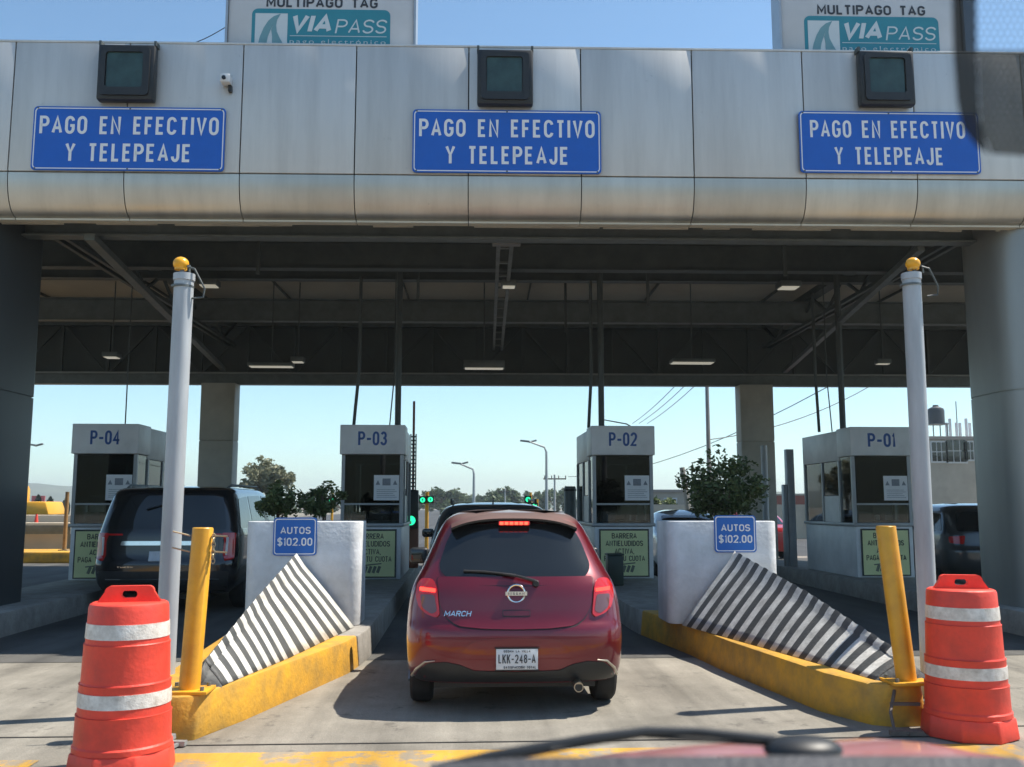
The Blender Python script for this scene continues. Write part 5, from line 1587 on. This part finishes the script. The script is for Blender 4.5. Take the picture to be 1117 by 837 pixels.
# yellow works truck, side on
t = at(42, 580, 46)
r = thing('works_truck', 'yellow works truck parked behind the low cream wall', 'truck', (t.x - 1.5, 46, 0))
X0 = t.x - 6.2
MB().bb(X0, X0 + 5.6, 45, 47.2, .9, 1.15).build('chassis', black_pl, r)
MB().xprism([(45, 1.15), (47.2, 1.15), (47.2, 2.35), (47.0, 2.5), (45.2, 2.5), (45, 2.35)], X0, X0 + 5.2).build('dump_body', truck_y, r, bevel=.04)
MB().bb(X0 + 4.3, X0 + 5.4, 44.96, 44.99, 1.68, 1.8).build('body_stripe', sign_white, r)
cab = MB().prism([(X0 + 5.3, 45.1), (X0 + 7.0, 45.1), (X0 + 7.0, 47.1), (X0 + 5.3, 47.1)], 1.15, 1.75, top=[(X0 + 5.3, 45.15), (X0 + 6.8, 45.15), (X0 + 6.8, 47.05), (X0 + 5.3, 47.05)]).build('bonnet', truck_y, r, bevel=.08)
for k in (1.0, 3.6, 6.2):
    MB().lathe([(.3, -.15), (.5, -.13), (.5, .13), (.3, .15)], 24, (X0 + k, 45.1, .5), 'y').build('wheel', rubber, r)
# far red billboard
t = at(42, 548, 140)
r = thing('far_billboard', 'red billboard far off among the cypresses', 'billboard', (t.x, 140, 0))
MB().bb(t.x - .9, t.x + .9, 139.8, 140, t.z - 1.0, t.z + .9).build('panel', M('far_red_panel', (.40, .07, .08), .6, 0, .3, 1), r)
MB().bb(t.x - .1, t.x + .1, 140.02, 140.2, 0, t.z).build('post', steel_mid, r)
# orange cone workers' sign on the left
t = at(31, 583, 31)
r = thing('traffic_cone', 'small orange cone behind the guard rail', 'traffic cone', (t.x, 31.5, 0))
MB().lathe([(.2, 0), (.2, .05), (.14, .06), (.03, .95)], 16, (t.x, 31.5, 0.35)).build('cone_body', orange_pl, r)
MB().bb(t.x - .22, t.x + .22, 31.28, 31.72, 0, .345).build('cone_base', black_pl, r)

# ------------------------------------------------------------------ right background: buildings
def building(x0, x1, Y, d, h, mat, label, wins, name='building'):
    r = thing(name, label, 'building', ((x0 + x1) / 2, Y, 0))
    w = MB().bb(x0, x1, Y, Y + d, 0, h).build('wall', mat, r)
    MB().bb(x0 - .1, x1 + .1, Y - .12, Y + d + .1, h + .002, h + .22).build('roof', M('roof_edge', (.33, .28, .24), .8, 0, .1, 1), r)
    for wx, wz, ww, wh in wins:
        f = MB().bb(wx - ww / 2 - .08, wx + ww / 2 + .08, Y - .06, Y - .003, wz - wh / 2 - .08, wz + wh / 2 + .08).build('window', M('window_frame_white', (.55, .55, .53), .6, 0, .05, 4), r)
        mb = MB()
        nx, nz = (3, 2)
        for i in range(nx):
            for j in range(nz):
                mb.bb(wx - ww / 2 + ww / nx * i + .03, wx - ww / 2 + ww / nx * (i + 1) - .03, Y - .075, Y - .062, wz - wh / 2 + wh / nz * j + .03, wz - wh / 2 + wh / nz * (j + 1) - .03)
        mb.build('pane', car_glass, f)
    return r
a = at(988, 478, 62); b = at(1066, 483, 62)
bl = building(a.x, b.x + 6, 62, 9, a.z - .1, wall_tan, 'tan flat-roofed building with a roof tank, right of the right pole', [(at(1024, 493, 62).x, at(1024, 493, 62).z, 1.0, 1.3), (at(1043, 492, 62).x, at(1043, 492, 62).z, 1.3, 1.5), (at(1056, 492, 62).x, at(1056, 492, 62).z, .7, 1.2)])
a2 = at(984, 500, 61)
building(a2.x - 2.4, a2.x - .05, 64, 6, a2.z - .4, M('pale_render', (.60, .58, .54), .85, 0, .1, 1), 'paler low house close left of the tan building', [(a2.x - 1.3, a2.z - 2.2, .9, 1.0)])
zt = a.z + .12
tk = at(1022, 470, 66)
r = thing('water_tank', 'black water tank on a stand on the tan building', 'water tank', (tk.x, 66, zt))
mb = MB()
for sx in (-.5, .5):
    for sy in (-.5, .5): mb.bb(tk.x + sx - .03, tk.x + sx + .03, 66 + sy - .03, 66 + sy + .03, zt, zt + 1.1)
mb.bb(tk.x - .6, tk.x + .6, 65.4, 66.6, zt + 1.1, zt + 1.16)
mb.build('stand', steel_mid, r)
MB().lathe([(.55, zt + 1.165), (.56, zt + 2.1), (.5, zt + 2.25), (.2, zt + 2.4), (.18, zt + 2.5)], 20, (tk.x, 66, 0)).build('tank', M('tank_plastic', (.05, .055, .06), .5, 0, .1, 2), r)
an = at(1046, 470, 67)
r = thing('cell_antenna', 'cluster of white cell antennas on the tan building roof', 'antenna', (an.x, 67, zt))
mb = MB()
for k in range(6):
    x = an.x - .9 + k * .36
    mb.bb(x - .07, x + .07, 66.9 + .2 * (k % 2), 67.05 + .2 * (k % 2), zt + .3, zt + 1.35 + .3 * (k % 3 == 1))
mb.build('panel_antenna', white_pt, r)
mb = MB().tube([(an.x, 67.2, zt), (an.x, 67.2, zt + 2.9)], .035, 6)
for k in range(6): mb.tube([(an.x - .9 + k * .36, 67.12, zt), (an.x - .9 + k * .36, 67.12, zt + 1.0)], .02, 5)
mb.build('mast', steel_mid, r)
p = at(1000, 545, 46)
r = thing('boundary_wall', 'tan wall with oxide red panels behind booth P-01', 'wall', (p.x, 46, 0))
MB().bb(p.x - 14, p.x + 9, 46, 46.3, 0, 1.62).build('wall_face', wall_beige, r)
for px0, px1 in ((1020, 1030), (1033, 1049), (880, 905)):
    u, v = at(px0, 550, 45.95).x, at(px1, 550, 45.95).x
    MB().bb(u, v, 45.93, 45.995, .2, 1.6).build('red_panel', wall_red, r)
p = at(870, 560, 60)
r = thing('boundary_wall', 'low oxide red wall beyond the red car', 'wall', (p.x, 60, 0))
MB().bb(p.x - 3.5, p.x + 3, 60, 60.3, 0, 2.2).build('wall_face', wall_red, r)
MB().bb(p.x - 3.6, p.x + 3.1, 59.97, 60.33, 2.202, 2.3).build('coping', wall_tan, r)
p = at(745, 541, 75)
building(p.x - 2.5, p.x + 3.5, 75, 6, 2.6, wall_tan, 'low tan building behind the right clipped shrub', [(p.x - 1, 1.7, .9, .8)])
p = at(150, 575, 70)

# ------------------------------------------------------------------ the photographer's own car: bonnet, cowl, wiper
oc = thing('car', 'pinkish red bonnet with black wiper of the car in the foreground', 'car', (.45, 1.5, 0))
bn = MB(); nx, ny = 30, 16
def bz(x, y): return 1.241 - .26 * (x - .47) ** 2 - .12 * (y - 1.25) - .25 * (y - 1.25) ** 2 + .008 * math.exp(-((x - .62) / .05) ** 2)
vs = []
for j in range(ny + 1):
    for i in range(nx + 1):
        x = -.18 + 1.30 * i / nx; y = 1.12 + 1.0 * j / ny
        vs.append((x, y, bz(x, y)))
bn.add(vs, [(j * (nx + 1) + i, j * (nx + 1) + i + 1, (j + 1) * (nx + 1) + i + 1, (j + 1) * (nx + 1) + i) for j in range(ny) for i in range(nx)])
bo = bn.build('bonnet', M('own_red_paint', (.60, .24, .23), .4, .05, .06, 3, coat=.8), oc, angle=60)
md = bo.modifiers.new('thick', 'SOLIDIFY'); md.thickness = .03; md.offset = -1
da = MB()
pts = [at(q, y, .82) for q, y in ((470, 838), (560, 832), (700, 829.5), (860, 829), (1000, 829), (1130, 830))]
rows = []
for p in pts: rows.append([(p.x, .82, p.z - .01), (p.x, .85, p.z - .004), (p.x, .86, p.z - .12), (p.x, .70, p.z - .12), (p.x, .70, p.z - .045)])
da.add([q for row in rows for q in row], [(i * 5 + k, i * 5 + (k + 1) % 5, (i + 1) * 5 + (k + 1) % 5, (i + 1) * 5 + k) for i in range(5) for k in range(5)] + [(4, 3, 2, 1, 0), (25, 26, 27, 28, 29)])
da.build('cowl', M('cowl_plastic', (.05, .05, .055), .6, 0, .2, 20, .3), oc)
wi = MB().tube([at(470, 839, 1.02), at(540, 826, 1.03), at(640, 807, 1.04), at(705, 798, 1.05), at(760, 798.5, 1.06), at(845, 808, 1.06)], [.004, .007, .006, .0055, .005, .006], 8).build('wiper', black_pl, oc)
c = at(876, 818, 1.05)
MB().sphere((c.x, 1.05, c.z), .5, 18, 10, (.085, .06, .03)).build('wiper_pivot', black_pl, wi)
MB().tube([at(600, 818, 1.03), at(700, 802, 1.05), at(845, 812, 1.06)], .003, 6).build('wiper_blade', rubber, wi)
# dotted black band printed at the top of its windscreen
sh = MB()
s = .62 / F_PX
for j in range(-6, 25):
    for i in range(0, 17):
        px, py = 1066 + i * 7.4 + (3.7 if j % 2 else 0), j * 7.2
        if py > 168 - max(0, (1075 - px)) * 1.5: continue
        q = at(px, py, .62)
        sh.lathe([(1.9 * s, 0), (1.9 * s, .0006)], 8, (q.x, .62, q.z), 'y')
q = [(at(x, y, .62).x, at(x, y, .62).z) for x, y in ((1037, -60), (1064, -60), (1065, 60), (1068, 130), (1078, 168), (1066, 160), (1050, 140), (1044, 110), (1040, 60))]
def film(name, col, t):
    m = bpy.data.materials.new(name); m.use_nodes = True
    nt = m.node_tree; nt.nodes.clear()
    o = nt.nodes.new('ShaderNodeOutputMaterial'); a = nt.nodes.new('ShaderNodeBsdfTransparent'); d = nt.nodes.new('ShaderNodeBsdfDiffuse'); x = nt.nodes.new('ShaderNodeMixShader')
    d.inputs[0].default_value = (*col, 1); x.inputs[0].default_value = t
    nt.links.new(a.outputs[0], x.inputs[1]); nt.links.new(d.outputs[0], x.inputs[2]); nt.links.new(x.outputs[0], o.inputs[0])
    return m
frit = film('black_frit', (.05, .048, .043), .72)
tintf = film('tint_film', (.17, .155, .13), .58)
o2 = plate('windscreen_band', [q], .0008, (0, .62, 0), frit, oc)
q = [(at(x, y, .625).x, at(x, y, .625).z) for x, y in ((1066, 56), (1150, 56), (1150, 172), (1082, 168), (1070, 140))]
plate('windscreen_tint', [q], .0008, (0, .625, 0), tintf, oc)
sh.build('windscreen_dots', frit, o2)

# the canopy stands a little askew to the lanes: turn it and all that hangs on it about one upright axis
A = -TURN
piv = Vector((.5, FY, 0))
for o in list(SC.objects):
    if o.parent is None and (o.name.split('.')[0] in ('toll_canopy', 'payment_sign', 'signal_box', 'security_camera', 'billboard', 'stay_cable')):
        o.location = piv + Matrix.Rotation(A, 3, 'Z') @ (o.location - piv)
        o.rotation_euler.z += A
